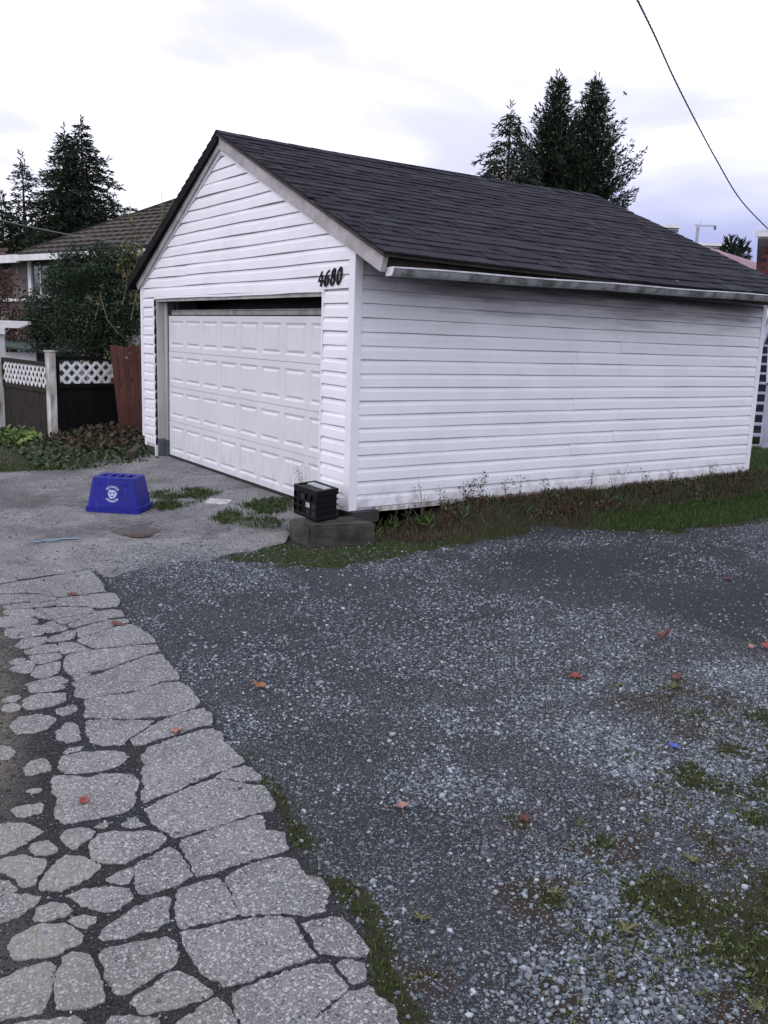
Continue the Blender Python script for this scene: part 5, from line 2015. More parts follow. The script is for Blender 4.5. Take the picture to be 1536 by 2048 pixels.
leaf(1455, 1159, .07, 'leaf_dark', 'dark leaf on the packed ground near the lawn', 'oval', .5, .4)
leaf(145, 1191, .075, 'leaf_dark', 'dark red leaf in a crack near the top of the broken asphalt', 'oval', 2.4, .2)
leaf(236, 1250, .085, 'leaf_dark', 'long dark red leaf in a crack near the rim of the asphalt', 'oval', 2.2, .2)
leaf(1047, 1643, .045, 'leaf_dark', 'small dark brown leaf clump amid light grey gravel', 'maple', 1.4, .8)
leaf(1347, 1494, .05, 'scrap_blue', 'small bright blue plastic scrap on the gravel', 'oval', 2.0, .1, cat='plastic scrap', name='plastic_scrap')
leaf(941, 1035, .06, 'scrap_white', 'pale leaf caught in the weeds by the long wall', 'oval', 2.0, .3)
leaf(875, 1025, .045, 'scrap_white', 'pale torn paper scrap in the weeds near the block', 'oval', 1.0, .3, cat='paper scrap', name='paper_scrap')

# ------------------------------------------------------------------ left side: bed, fence, arbor
def zat(x, y, py):
    """height at which the vertical through (x, y) meets image row py"""
    k = (1024 - py) / FPX
    d0 = np.array([x, y, 0.0]) - CAM
    # (d.u) = k (d.f), d = d0 + z e3
    return float((k * (d0 @ FWD) - d0 @ UPV) / (UPV[2] - k * FWD[2]))


pA = np.array([-6.95, -0.80])
pG = np.array([-7.26, 0.32])
pC = np.array([-9.14, -1.04])
# planting bed between the alley and the fence
xs_ = np.linspace(-16, -4.2, 90)
ys_ = np.linspace(-2.6, 1.6, 50)
X, Y = np.meshgrid(xs_, ys_, indexing='ij')
BED = [tuple(p[:2]) for p in (G(-400, 952), G(-100, 948), G(0, 946), G(75, 943), G(150, 941), G(230, 937), G(285, 934), G(318, 929))] + [(-5.32, 0.05), (-5.32, 1.6), (-16, 1.6)]


def bed_z(x, y):
    inside = inpoly(x, y, BED)
    d = polydist(x, y, BED[:8])
    h = -0.2 + np.where(inside, smooth(d, 0, 0.9) * (0.04 + 0.04 * fbm(x, y, 2, 3, 91)), -0.03)
    heap = 0.15 * np.exp(-(((x + 6.35) / .45) ** 2 + ((y - 0.05) / .42) ** 2)) + 0.10 * np.exp(-(((x + 6.7) / .3) ** 2 + ((y + 0.35) / .4) ** 2))
    return h + np.where(inside, heap, 0)


Zb = bed_z(X, Y)
idx = np.arange(X.size).reshape(X.shape)
q = np.stack([idx[:-1, :-1], idx[1:, :-1], idx[1:, 1:], idx[:-1, 1:]], -1).reshape(-1, 4)
o = raw_mesh('planting_bed', np.stack([X, Y, Zb], -1).reshape(-1, 3), q, 4, M['soil'], smooth=True)
o['kind'] = 'structure'
x, y = scatter(60000, -12, -4.3, -2.5, 1.2)
d = polydist(x, y, BED[:8])
k = inpoly(x, y, BED) & (rng.random(len(x)) < 0.85 * (1 - smooth(d, .2, .9) * .7))
x, y = x[k], y[k]
ob = blades('bank_grass', x, y, bed_z(x, y), 0.05, 0.009, GREEN, M['leafy'], 0.5, 12)
ob['kind'] = 'stuff'
x, y = scatter(5200, -7.3, -4.3, -1.6, 0.6)
k = inpoly(x, y, BED) & (rng.random(len(x)) < 0.25 + 0.75 * smooth(fbm(x, y, 1.8, 3, 95), .4, .58))
x, y = x[k], y[k]
ob = leaf_cloud('ivy', np.stack([x, y, bed_z(x, y) + rng.uniform(.01, .06, len(x))], -1), 0.062, np.array([(0.045, 0.075, 0.03), (0.06, 0.10, 0.04), (0.03, 0.055, 0.022), (0.075, 0.105, 0.05), (0.055, 0.05, 0.03)]), M['leafy'], 2.2, 0.8, 0.2, seed=13)
ob['kind'] = 'stuff'
x, y = scatter(2600, -7.0, -5.5, -0.9, 0.75)
k = rng.random(len(x)) < 0.8
x, y = x[k], y[k]
ob = leaf_cloud('garden_debris', np.stack([x, y, bed_z(x, y) + rng.uniform(.0, .10, len(x)) ** 1.0], -1), 0.09, DRY * .5, M['leafy'], 1.2, 0.35, 0.1, seed=14)
ob['kind'] = 'stuff'
# broad light green clump by the arbor post
r = np.random.default_rng(15)
n = 330
c = G(20, 893)
pp = np.stack([c[0] + r.normal(0, .22, n), c[1] + r.normal(0, .20, n), np.zeros(n)], -1)
pp[:, 2] = bed_z(pp[:, 0], pp[:, 1]) + r.uniform(.02, .17, n)
plant = thing('leafy_plant', 'low bright green leafy plant growing at the foot of the white arbor post', 'plant', (c[0], c[1], -0.15))
leaf_cloud('leaves', pp, 0.11, np.array([(0.10, 0.17, 0.035), (0.13, 0.20, 0.05), (0.07, 0.12, 0.03), (0.17, 0.20, 0.07)]), M['leafy'], 1.5, .5, 0.3, seed=16, parent=plant)
# dark planter timber at the garage corner
pt0, pt1 = G(262, 928, -0.2), G(311, 926, -0.2)
b = MB()
b.bar((pt0[0], pt0[1], -0.13), (-5.36, -0.06, -0.13), 0.10, 0.19)
o = b.build('planter_timber', M['darkwood'], bevel=.008)
tag(o, 'dark weathered planter timber lying against the left corner of the garage', 'timber')

# fence: black panel with white lattice between the white post and the garage
fence = thing('lattice_fence', 'black boarded fence panel topped with white lattice, right of the white post', 'fence', (pA[0], pA[1], -0.2))


def panel(root, p0, p1, rows, frame_m, board_m, nboards, seed, thick=.03):
    """rows: heights at p0 and p1 of bottom, lattice bottom, lattice top, top"""
    r = random.Random(seed)
    p0, p1 = np.array(p0), np.array(p1)
    L = np.linalg.norm(p1 - p0)
    t = (p1 - p0) / L
    nrm = np.array([t[1], -t[0]])
    if nrm @ (CAM[:2] - p0) < 0:
        nrm = -nrm

    def pt(u, z, o=0.0):
        q_ = p0 + t * u + nrm * o
        return Vector((q_[0], q_[1], z))

    def zr(i, u):
        return rows[i][0] + (rows[i][1] - rows[i][0]) * u / L

    def rail(i, w, ofs, nm='rail'):
        b = MB()
        b.hexa([pt(0, zr(i, 0) - w + ofs, .02), pt(0, zr(i, 0) - w + ofs, -.03), pt(0, zr(i, 0) + ofs, -.03), pt(0, zr(i, 0) + ofs, .02)],
               [pt(L, zr(i, L) - w + ofs, .02), pt(L, zr(i, L) - w + ofs, -.03), pt(L, zr(i, L) + ofs, -.03), pt(L, zr(i, L) + ofs, .02)])
        b.build(nm, frame_m, root, bevel=.003)
    rail(3, .06, 0)
    rail(1, .07, 0)
    for u0 in (0, L - .05):
        b = MB()
        b.hexa([pt(u0, zr(1, u0) + .002, .018), pt(u0 + .05, zr(1, u0) + .002, .018), pt(u0 + .05, zr(1, u0) + .002, -.025), pt(u0, zr(1, u0) + .002, -.025)],
               [pt(u0, zr(3, u0) - .062, .018), pt(u0 + .05, zr(3, u0) - .062, .018), pt(u0 + .05, zr(3, u0) - .062, -.025), pt(u0, zr(3, u0) - .062, -.025)])
        b.build('stile', frame_m, root)
    bw = L / nboards
    for i in range(nboards):
        a, c = i * bw + .0015, (i + 1) * bw - .0015
        o_ = r.uniform(-.003, .003)
        b = MB()
        b.hexa([pt(a, zr(0, a), o_), pt(c, zr(0, c), o_), pt(c, zr(0, c), o_ - .02), pt(a, zr(0, a), o_ - .02)],
               [pt(a, zr(1, a) - .072, o_), pt(c, zr(1, c) - .072, o_), pt(c, zr(1, c) - .072, o_ - .02), pt(a, zr(1, a) - .072, o_ - .02)])
        b.build('board', board_m, root)
    # lattice strips, one sheet of them behind the other
    z0 = min(rows[1]) + .0
    hgt = rows[2][0] - rows[1][0]
    pitch = 0.165
    for sgn, off in ((1, .004), (-1, -.004)):
        u = -hgt
        while u < L + hgt:
            ua, ub = (u, u + hgt) if sgn > 0 else (u + hgt, u)
            # clip to the frame
            pts_ = []
            t0, t1 = 0.0, 1.0
            dU = ub - ua
            for lim, side_ in ((.05, 1), (L - .05, -1)):
                tt_ = (lim - ua) / dU
                if (dU > 0) == (side_ > 0):
                    t0 = max(t0, tt_)
                else:
                    t1 = min(t1, tt_)
            if t1 - t0 > .12:
                a, c = ua + dU * t0, ua + dU * t1
                za = zr(1, a) + hgt * t0
                zc = zr(1, c) + hgt * t1
                b = MB()
                b.bar(pt(a, za, off), pt(c, zc, off), .008, .044, up=(0, 0, 1))
                b.build('lattice_strip', M['whitewood'], root)
            u += pitch


rowsG = [(-0.22, -0.24), (zat(*pA, 768), zat(*pG, 766)), (zat(*pA, 724), zat(*pG, 724)), (zat(*pA, 712), zat(*pG, 712))]
panel(fence, pA + np.array([-.02, .08]), pG, rowsG, M['blackboard'], M['blackboard'], 7, 1)
fence2 = thing('lattice_fence', 'brown boarded fence panel topped with white lattice, left of the white post', 'fence', (pC[0], pC[1], -0.2))
qL, qR = hit(14, 800, 1, -1.0), pA
rowsB = [(-0.24, -0.22), (zat(*pC, 763), zat(*pA, 778)), (zat(*pC, 722), zat(*pA, 736)), (zat(*pC, 714), zat(*pA, 726))]
panel(fence2, pC + np.array([.08, 0.01]), pA - np.array([.08, .005]), rowsB, M['brownboard'], M['brownboard'], 14, 2)
zt = zat(pA[0], pA[1], 704)
post = thing('fence_post', 'chipped white square fence post with a small cap between the two lattice panels', 'post', (pA[0], pA[1], -0.2))
rot = Matrix.Rotation(0.25, 3, 'Z')
b = MB()
b.box((pA[0] - .055, pA[1] - .055, -.3), (pA[0] + .055, pA[1] + .055, zt), rot=rot)
b.build('shaft', M['chipped'], post, bevel=.006)
b = MB()
b.box((pA[0] - .068, pA[1] - .068, zt + .001), (pA[0] + .068, pA[1] + .068, zt + .02), rot=rot)
b.build('post_cap', M['chipped'], post, bevel=.004)
arbor = thing('arbor', 'white wooden garden arbor with a long cross beam at the left edge', 'arbor', (pC[0], pC[1], -0.2))
zb_ = zat(pC[0], pC[1], 655)
zm_ = zat(pC[0], pC[1], 725)
b = MB()
b.box((pC[0] - .10, pC[1] - .10, -.3), (pC[0] + .10, pC[1] + .10, zm_), rot=rot)
b.build('post_base', M['chipped'], arbor, bevel=.006)
b = MB()
b.box((pC[0] - .06, pC[1] - .06, zm_ + .001), (pC[0] + .06, pC[1] + .06, zb_ - .002), rot=rot)
b.build('post', M['whitewood'], arbor, bevel=.004)
tdir = Vector((0.565, 0.825, 0))
for sgn in (-1, 1):
    b = MB()
    nrm_ = Vector((0.825, -0.565, 0)) * (.06 * sgn)
    c0_ = Vector((pC[0], pC[1], zb_)) + nrm_
    b.prism([c0_ - tdir * 2.4 + Vector((0, 0, 0)), c0_ + tdir * .36, c0_ + tdir * .52 + Vector((0, 0, .075)), c0_ + tdir * .52 + Vector((0, 0, .115)), c0_ - tdir * 2.4 + Vector((0, 0, .115))], Vector((0.825, -0.565, 0)) * .035)
    b.build('beam', M['whitewood'], arbor, bevel=.003)
c2 = Vector((pC[0], pC[1], 0)) - tdir * 2.0
b = MB()
b.box((c2.x - .06, c2.y - .06, -.3), (c2.x + .06, c2.y + .06, zb_ - .002), rot=rot)
b.build('post', M['whitewood'], arbor, bevel=.004)
b = MB()
b.hexa([Vector((pC[0], pC[1], zb_ - .10)) - tdir * .14 + Vector((.07, -.05, 0)), Vector((pC[0], pC[1], zb_ - .10)) + tdir * .14 + Vector((.07, -.05, 0)), Vector((pC[0], pC[1], zb_ - .10)) + tdir * .14 + Vector((.10, -.07, 0)), Vector((pC[0], pC[1], zb_ - .10)) - tdir * .14 + Vector((.10, -.07, 0))],
       [Vector((pC[0], pC[1], zb_ - .004)) - tdir * .14 + Vector((.07, -.05, 0)), Vector((pC[0], pC[1], zb_ - .004)) + tdir * .14 + Vector((.07, -.05, 0)), Vector((pC[0], pC[1], zb_ - .004)) + tdir * .14 + Vector((.10, -.07, 0)), Vector((pC[0], pC[1], zb_ - .004)) - tdir * .14 + Vector((.10, -.07, 0))])
b.build('bracket', M['whitewood'], arbor)
# leaning red brown panel
rf = thing('board_fence', 'leaning red brown board fence panel squeezed between the black panel and the garage', 'fence', (-6.85, 0.6, -0.2))
xr_ = -6.75
nb = 6
for i in range(nb):
    b = MB()
    bx0 = hit(242 + i * 10.5, 872, 0, xr_)
    bx1 = hit(242 + (i + 1) * 10.5, 872, 0, xr_)
    tx0 = hit(220 + i * 13.0, 690 + (i % 3) * 2, 0, xr_ - .15)
    tx1 = hit(220 + (i + 1) * 13.0, 690 + (i % 3) * 2, 0, xr_ - .15)
    dz = 0.012 * (i % 2)
    f0 = [Vector((xr_ + dz, bx0[1] + .003, -.2)), Vector((xr_ + dz, bx1[1] - .003, -.2)), Vector((xr_ + dz - .02, bx1[1] - .003, -.2)), Vector((xr_ + dz - .02, bx0[1] + .003, -.2))]
    f1 = [Vector((xr_ - .15 + dz, tx0[1] + .003, tx0[2])), Vector((xr_ - .15 + dz, tx1[1] - .003, tx0[2])), Vector((xr_ - .17 + dz, tx1[1] - .003, tx0[2])), Vector((xr_ - .17 + dz, tx0[1] + .003, tx0[2]))]
    b.hexa(f0, f1)
    b.build('board', M['redboard'], rf, bevel=.002)
b = MB()
b.bar((xr_ - .14, f0[0].y - .5, .75), (xr_ - .14, f0[1].y, .75), .04, .09)
b.build('rail', M['redboard'], rf)

# ------------------------------------------------------------------ shrubs behind the fence
def shrub(name, label, cat, balls, depth, n, size, cols, seed, stems=7, dark=0.5, base_py=880):
    """balls: (px, py, radius in px, depth offset) lobes of the crown"""
    r = np.random.default_rng(seed)
    c = D(balls[0][0], balls[0][1], depth)
    root = thing(name, label, cat, (c[0], c[1], -0.2))
    tot = sum(b_[2] ** 2 for b_ in balls)
    P_ = []
    S_ = []
    for bx, by, br_, dz in balls:
        k = int(n * br_ ** 2 / tot)
        cc = D(bx, by, depth + dz)
        R = br_ * (depth + dz) / FPX
        v = r.normal(size=(k, 3))
        v /= np.linalg.norm(v, axis=1)[:, None]
        lump = 1 + 0.28 * np.sin(v[:, 0] * 5 + bx) * np.sin(v[:, 1] * 6 + by) + .18 * np.sin(v[:, 2] * 9 + bx)
        rad = R * (r.random(k) ** 0.33) * lump
        q_ = cc + v * rad[:, None] * np.array([1, 1, .95])
        P_.append(q_)
    P_ = np.concatenate(P_)
    P_ = P_[P_[:, 2] > -.15]
    lc = leaf_cloud('crown', P_, size, cols, M['leafy'], 0.4, .5, .15, seed=seed, parent=root)
    b = MB()
    rr__ = random.Random(seed)
    for i in range(stems):
        tb = balls[rr__.randrange(len(balls))]
        e = Vector(D(tb[0], tb[1], depth + tb[3]))
        s_ = Vector((c[0] + rr__.uniform(-.3, .3), c[1] + rr__.uniform(-.3, .3), -.25))
        m1 = s_.lerp(e, .5) + Vector((rr__.uniform(-.15, .15), rr__.uniform(-.15, .15), .1))
        b.tube([s_, m1, e], [.035, .022, .008], 6)
    b.build('stem', M['bark'], root, smooth=True)
    return root


DG = np.array([(0.022, 0.042, 0.020), (0.030, 0.055, 0.024), (0.016, 0.030, 0.016), (0.040, 0.062, 0.030), (0.026, 0.048, 0.030)])
shrub('garden_shrub', 'large dark green leafy shrub behind the lattice fence beside the garage', 'shrub',
      [(180, 600, 70, 0), (130, 560, 50, .2), (225, 560, 60, .1), (245, 630, 55, -.2), (110, 630, 60, .1), (170, 660, 65, -.3), (255, 530, 45, .2), (90, 665, 40, .1), (215, 690, 55, -.2), (150, 520, 28, .3), (205, 515, 35, .3), (268, 590, 40, 0)],
      14.6, 52000, 0.048, DG, 31)
DB = np.array([(0.075, 0.045, 0.034), (0.055, 0.035, 0.028), (0.10, 0.055, 0.04), (0.04, 0.034, 0.024), (0.13, 0.05, 0.04)])
shrub('brown_shrub', 'brownish half bare shrub in front of the brick house wall above the arbor', 'shrub',
      [(25, 610, 45, 0), (-25, 590, 50, 0), (55, 640, 36, 0), (10, 560, 26, .2), (20, 670, 40, 0)], 17.5, 2600, 0.07, DB, 32, 14)
YL = np.array([(0.12, 0.11, 0.035), (0.09, 0.09, 0.03), (0.15, 0.125, 0.045), (0.055, 0.065, 0.025)])
# tall shoots with a few yellow leaves
vine = thing('tall_shoots', 'thin tall shoots with sparse yellowing leaves rising beside the left rake of the garage', 'plant', tuple(D(280, 700, 13.6)[:2]) + (-0.2,))
b = MB()
lp = []
rv = random.Random(8)
for path, rad, k, lo_ in (([(290, 640), (300, 540), (318, 470), (328, 440), (324, 400), (319, 328)], .010, 57, (.25, .75)), ([(262, 640), (278, 560), (272, 500), (264, 440), (257, 402)], .009, 87, (.2, .85)),
                      ([(282, 640), (290, 560), (284, 520), (276, 470)], .008, 114, (.2, 1)), ([(245, 610), (255, 560), (240, 520), (250, 480)], .007, 87, (.2, 1)), ([(275, 620), (268, 570), (262, 545)], .007, 76, (.2, 1)),
                      ([(200, 590), (215, 640), (235, 665), (252, 680)], .009, 14, (.3, 1)), ([(210, 700), (222, 715), (280, 700)], .006, 30, (.2, 1)), ([(190, 640), (200, 600), (205, 570)], .006, 24, (.1, 1))):
    pw_ = [Vector(D(a, c, 13.5)) for a, c in path]
    b.tube(pw_, [rad * (1 - .75 * i / (len(pw_) - 1)) for i in range(len(pw_))], 5)
    for i in range(k):
        t = rv.uniform(*lo_) * (len(pw_) - 1)
        j = min(int(t), len(pw_) - 2)
        q_ = pw_[j].lerp(pw_[j + 1], t - j)
        lp.append(tuple(q_ + Vector((rv.gauss(0, .06), rv.gauss(0, .06), rv.gauss(0, .05)))))
b.build('stem', M['twig'], vine)
leaf_cloud('leaves', np.array(lp), .065, YL, M['leafy'], 0, .5, .5, seed=33, parent=vine)

# ------------------------------------------------------------------ conifers
CON = np.array([(0.016, 0.026, 0.015), (0.024, 0.040, 0.020), (0.010, 0.017, 0.011), (0.038, 0.054, 0.028), (0.030, 0.034, 0.020)])


def conifer(name, label, px, top_py, depth, Rm, seed, style='fir', p=0.8, crown0=0.05, dz=.28, nbr=8, sp=.34, lean=0.0, gap=0.0, cap=0):
    r = np.random.default_rng(seed)
    c = D(px, top_py, depth)
    H = float(c[2] + 0.3)
    root = thing(name, label, 'tree', (c[0], c[1], -0.3))
    P_, Dr = [], []
    z = H * crown0
    while z < H - .1:
        fr = 1 - z / H
        rad = Rm * fr ** p
        if cap:
            rad = min(rad, cap)
        rad *= r.uniform(.72, 1.12)
        n = max(3, int(nbr * (0.5 + fr * .6)))
        a0 = r.uniform(0, 2 * PI)
        for i in range(n):
            if r.random() < gap:
                continue
            a = a0 + 2 * PI * i / n + r.uniform(-.4, .4)
            L = rad * r.uniform(.55, 1.15) + .12
            ca, sa = math.cos(a), math.sin(a)
            if style == 'fir':
                s0, s1 = .25 * (z / H) - .05, -.28
            elif style == 'drape':
                s0, s1 = .05, -.35
            else:
                s0, s1 = .75, .1
            m = max(3, int(L / .09))
            for t in np.linspace(.12, 1, m):
                zz = z + L * (s0 * t + s1 * t * t) + (.18 * L * max(0, t - .75) if style != 'cedar' else 0)
                w = (1 - t) * L * .30 + .04
                for _ in range(3 if style != 'cedar' else 4):
                    ox = r.normal(0, w * .6)
                    P_.append((c[0] + ca * L * t - sa * ox + lean * z, c[1] + sa * L * t + ca * ox, zz - .3 + r.normal(0, .05)))
                    if style == 'cedar':
                        Dr.append((ca * .8 + r.normal(0, .3), sa * .8 + r.normal(0, .3), r.uniform(-.2, 1.3)))
                    elif style == 'drape':
                        Dr.append((ca + r.normal(0, .5), sa + r.normal(0, .5), -.55))
                    else:
                        Dr.append((ca + r.normal(0, .5), sa + r.normal(0, .5), -.05 + .25 * r.normal()))
        z += dz * r.uniform(.7, 1.3)
    for k in range(46):
        P_.append((c[0] + r.normal(0, .03 + .002 * k), c[1] + r.normal(0, .03 + .002 * k), H - k * .03))
        Dr.append((r.normal(0, .6), r.normal(0, .6), 1.2))
    P_ = np.array(P_)
    leaf_cloud('crown', P_, r.uniform(.6, 1.25, len(P_)) * sp, CON, M['leafy'], .3, .24, 0, seed=seed, parent=root, dirs=np.array(Dr))
    b = MB()
    b.tube([(c[0], c[1], -.5), (c[0] + .05, c[1], H * .5), (c[0], c[1], H - .5)], [.24, .14, .02], 8)
    b.build('trunk', M['bark'], root, smooth=True)
    return root


conifer('fir_tree', 'slender sparse dark fir, leftmost of the three conifers behind the house', 44, 318, 50, 3.7, 51, 'fir', .80, .05, .32, 12, .30, gap=.12)
conifer('fir_tree', 'dark fir with a blunt top between the sparse fir and the tallest left fir', 128, 264, 49, 5.2, 52, 'fir', .85, .05, .30, 18, .30)
conifer('fir_tree', 'tallest dark fir with a pointed top behind the tiled roof at left', 162, 248, 47, 6.8, 53, 'fir', .90, .05, .30, 20, .30)
conifer('fir_tree', 'low dark fir at the far left edge, filling in below the sparse one', 2, 398, 46, 4.2, 57, 'fir', .7, .05, .26, 14, .32)
conifer('spruce_tree', 'drooping dark spruce, left of the two tall cedars behind the garage roof', 1022, 222, 37, 7.2, 54, 'drape', .90, .05, .36, 18, .26)
conifer('cedar_tree', 'tall dark cedar with a narrow pointed top behind the garage ridge', 1118, 158, 40, 5.0, 55, 'cedar', 0.98, .04, .14, 15, .24, cap=2.1)
conifer('cedar_tree', 'tall dark cedar with a double tip, rightmost behind the garage ridge', 1192, 164, 39, 4.7, 56, 'cedar', 0.98, .04, .14, 15, .23, cap=1.9)
conifer('cypress_tree', 'small dark evergreen behind the pink tiled roof at right', 1462, 484, 62, 1.3, 58, 'cedar', .5, .04, .3, 7, .5)
conifer('cypress_tree', 'smallest dark evergreen at the right behind the pink tiled roof', 1484, 492, 63, 1.2, 59, 'cedar', .5, .04, .3, 7, .5)

# ------------------------------------------------------------------ house at left
Rr = Vector(D(294, 497, 20.0))
ze = Rr.z
Ll = Vector(hit(38, 510, 2, ze))
Lx = Vector(hit(-160, 521, 2, ze))
Ap = Vector(D(381, 393, 25.5))
along = (Rr - Ll)
along.z = 0
along.normalize()
back = Vector((-along.y, along.x, 0))
if back.dot(Vector(FWD)) < 0:
    back = -back
R2 = Rr + back * 9 + along * 1.0
L2 = Ll + back * 9
house = thing('house', 'low brick house with brown tiled hip roof and white gutter behind the shrubs at left', 'house', (Ll.x, Ll.y, -0.3))
roof = MB()
dn = Vector((0, 0, -.06))
roof.add([Ll + dn, Rr + dn, R2 + dn, L2 + dn, Ap + dn], [(0, 1, 4), (1, 2, 4), (2, 3, 4), (3, 0, 4), (3, 2, 1, 0)])
roof.build('roof', M['roofdark'], house)
NCO = 13
for a, c, nm in ((Ll, Rr, 0), (Rr, R2, 1)):
    nrm = (c - a).cross(Ap - a).normalized()
    if nrm.z < 0:
        nrm = -nrm
    for k in range(NCO):
        t0, t1 = k / NCO, min(1, (k + 1.25) / NCO)
        b = MB()
        A0_, A1_ = a.lerp(Ap, t0), c.lerp(Ap, t0)
        B0_, B1_ = a.lerp(Ap, t1), c.lerp(Ap, t1)
        ns = max(2, int((A1_ - A0_).length / .33))
        # a wavy course: rolls of the tiles along its lower edge
        vs = []
        for i in range(ns * 2 + 1):
            t = i / (ns * 2)
            lift = .085 if i % 2 else .06
            vs += [A0_.lerp(A1_, t) + nrm * .0, A0_.lerp(A1_, t) + nrm * lift, B0_.lerp(B1_, t) + nrm * (lift - .058)]
        fs = []
        for i in range(ns * 2):
            fs += [(3 * i, 3 * i + 3, 3 * i + 4, 3 * i + 1), (3 * i + 1, 3 * i + 4, 3 * i + 5, 3 * i + 2)]
        b.add(vs, fs)
        b.build('tile_course', M['tile'], house)
for a, c in ((Ll, Ap), (Rr, Ap)):
    b = MB()
    b.bar(a + Vector((0, 0, .04)), c + Vector((0, 0, .04)), .16, .10)
    b.build('hip_tiles', M['tile'], house)
b = MB()
b.bar(Ll + along * .0 - back * .04 + Vector((0, 0, -.08)), Rr - back * .04 + Vector((0, 0, -.08)), .10, .15)
b.build('gutter', M['whitewood'], house)
b = MB()
b.bar(Lx - back * .02 + Vector((0, 0, -.09)), Ll - along * .02 - back * .02 + Vector((0, 0, -.09)), .10, .20)
b.build('porch_fascia', M['whitewood'], house)
b = MB()
b.hexa([Lx + Vector((0, 0, .0)), Ll - along * .05, Ll - along * .05 + back * 4, Lx + back * 4], [Lx + Vector((0, 0, .05)), Ll - along * .05 + Vector((0, 0, .05)), Ll - along * .05 + back * 4 + Vector((0, 0, .05)), Lx + back * 4 + Vector((0, 0, .05))])
b.build('porch_roof', M['tile'], house)
b = MB()
w0 = Rr + back * .5 - along * .5
w1 = Lx + back * .5
b.hexa([Vector((w0.x, w0.y, -.4)), Vector((w1.x, w1.y, -.4)), Vector((w1.x, w1.y, -.4)) + back * 8, Vector((w0.x, w0.y, -.4)) + back * 8],
       [Vector((w0.x, w0.y, ze - .05)), Vector((w1.x, w1.y, ze - .05)), Vector((w1.x, w1.y, ze - .05)) + back * 8, Vector((w0.x, w0.y, ze - .05)) + back * 8])
b.build('wall', M['mortar'], house)


def wallpt(px, py, off=0.0):
    """point of the house front (set back half a metre) on a sight line"""
    d = Vector(ray(px, py))
    o_ = Vector(CAM)
    pl_ = w0 - back * off
    t = (pl_ - o_).dot(back) / d.dot(back)
    return o_ + d * t


# bricks of the visible stretch of wall
b0 = wallpt(-70, 600)
bw_, bh_ = 0.30, 0.105
bmb = MB()
for sx in (0,):
    bmb.hexa([(0, 0, 0), (bw_ - .015, 0, 0), (bw_ - .015, .03, 0), (0, .03, 0)], [(0, 0, bh_ - .015), (bw_ - .015, 0, bh_ - .015), (bw_ - .015, .03, bh_ - .015), (0, .03, bh_ - .015)])
brick_me = bmb.mesh('brick', M['brownbrick'])
ang = math.atan2(along.y, along.x)
for j in range(14):
    for i in range(-1, 8):
        ob = bpy.data.objects.new('brick', brick_me)
        COL.objects.link(ob)
        ob.parent = house
        q_ = Vector((b0.x, b0.y, 0)) + along * (i * bw_ + (.15 if j % 2 else 0)) - back * .03
        ob.location = Vector((q_.x, q_.y, wallpt(0, 604).z + j * bh_)) - wloc(house)
        ob.rotation_euler = (0, 0, ang)


def wallbox(name, x0, y0, x1, y1, m, off0, off1, parent):
    a = wallpt(x0, (y0 + y1) / 2, 0)
    c = wallpt(x1, (y0 + y1) / 2, 0)
    za, zc = wallpt((x0 + x1) / 2, y1).z, wallpt((x0 + x1) / 2, y0).z
    b = MB()
    b.hexa([Vector((a.x, a.y, za)) - back * off1, Vector((c.x, c.y, za)) - back * off1, Vector((c.x, c.y, za)) - back * off0, Vector((a.x, a.y, za)) - back * off0],
           [Vector((a.x, a.y, zc)) - back * off1, Vector((c.x, c.y, zc)) - back * off1, Vector((c.x, c.y, zc)) - back * off0, Vector((a.x, a.y, zc)) - back * off0])
    return b.build(name, m, parent)


win = wallbox('window', 62, 520, 68, 597, M['whitewood'], 0, .09, house)
wallbox('pane', 68.2, 522, 121, 594, M['glass'], .0, .04, win)
wallbox('frame', 121.4, 520, 127, 597, M['whitewood'], 0, .09, win)
wallbox('frame', 68.2, 590, 121.2, 597, M['whitewood'], 0.045, .088, win)
wallbox('mullion', 84, 530, 86, 590, M['whitewood'], 0.045, .06, win)
wallbox('sill', -80, 597.4, 132, 603, M['whitewood'], 0, .13, house)
# small green shed roofed below
shed = thing('garden_shed', 'small dark green garden shed with white trim behind the arbor', 'shed', tuple(D(40, 740, 16.5)[:2]) + (-.3,))


def sb(name, x0, y0, x1, y1, d0, d1, m):
    a, c, e, f = D(x0, y1, d0), D(x1, y1, d0), D(x1, y0, d0), D(x0, y0, d0)
    bk = Vector((FWD[0], FWD[1], 0)) * (d1 - d0)
    b = MB()
    q1 = [Vector(a), Vector(c), Vector(e), Vector(f)]
    b.hexa(q1, [p + bk for p in q1])
    return b.build(name, m, shed)


sb('wall', -120, 706, 88, 860, 16.5, 18.5, M['shedgreen'])
sb('trim_board', -100, 704, 72, 722, 16.42, 16.48, M['whitewood'])
b = MB()
q1 = [Vector(D(-130, 676, 16.2)), Vector(D(96, 703, 16.2)), Vector(D(96, 707, 16.2)), Vector(D(-130, 681, 16.2))]
b.hexa(q1, [p + Vector((FWD[0], FWD[1], 0)) * 2.6 + Vector((0, 0, .1)) for p in q1])
b.build('roof', M['shedgreen'], shed)

# thin service wire to that house
b = MB()
P0_, P1_ = Vector(D(-260, 366, 12)), Rr + Vector((0, 0, .1))
pth = []
for i in range(25):
    t = i / 24
    q_ = P0_.lerp(P1_, t)
    q_.z -= .30 * 4 * t * (1 - t) * .5
    pth.append(q_)
b.tube(pth, .011, 6)
o = b.build('service_wire', M['wire'])
tag(o, 'thin grey service wire running down to the gutter of the left house', 'wire')

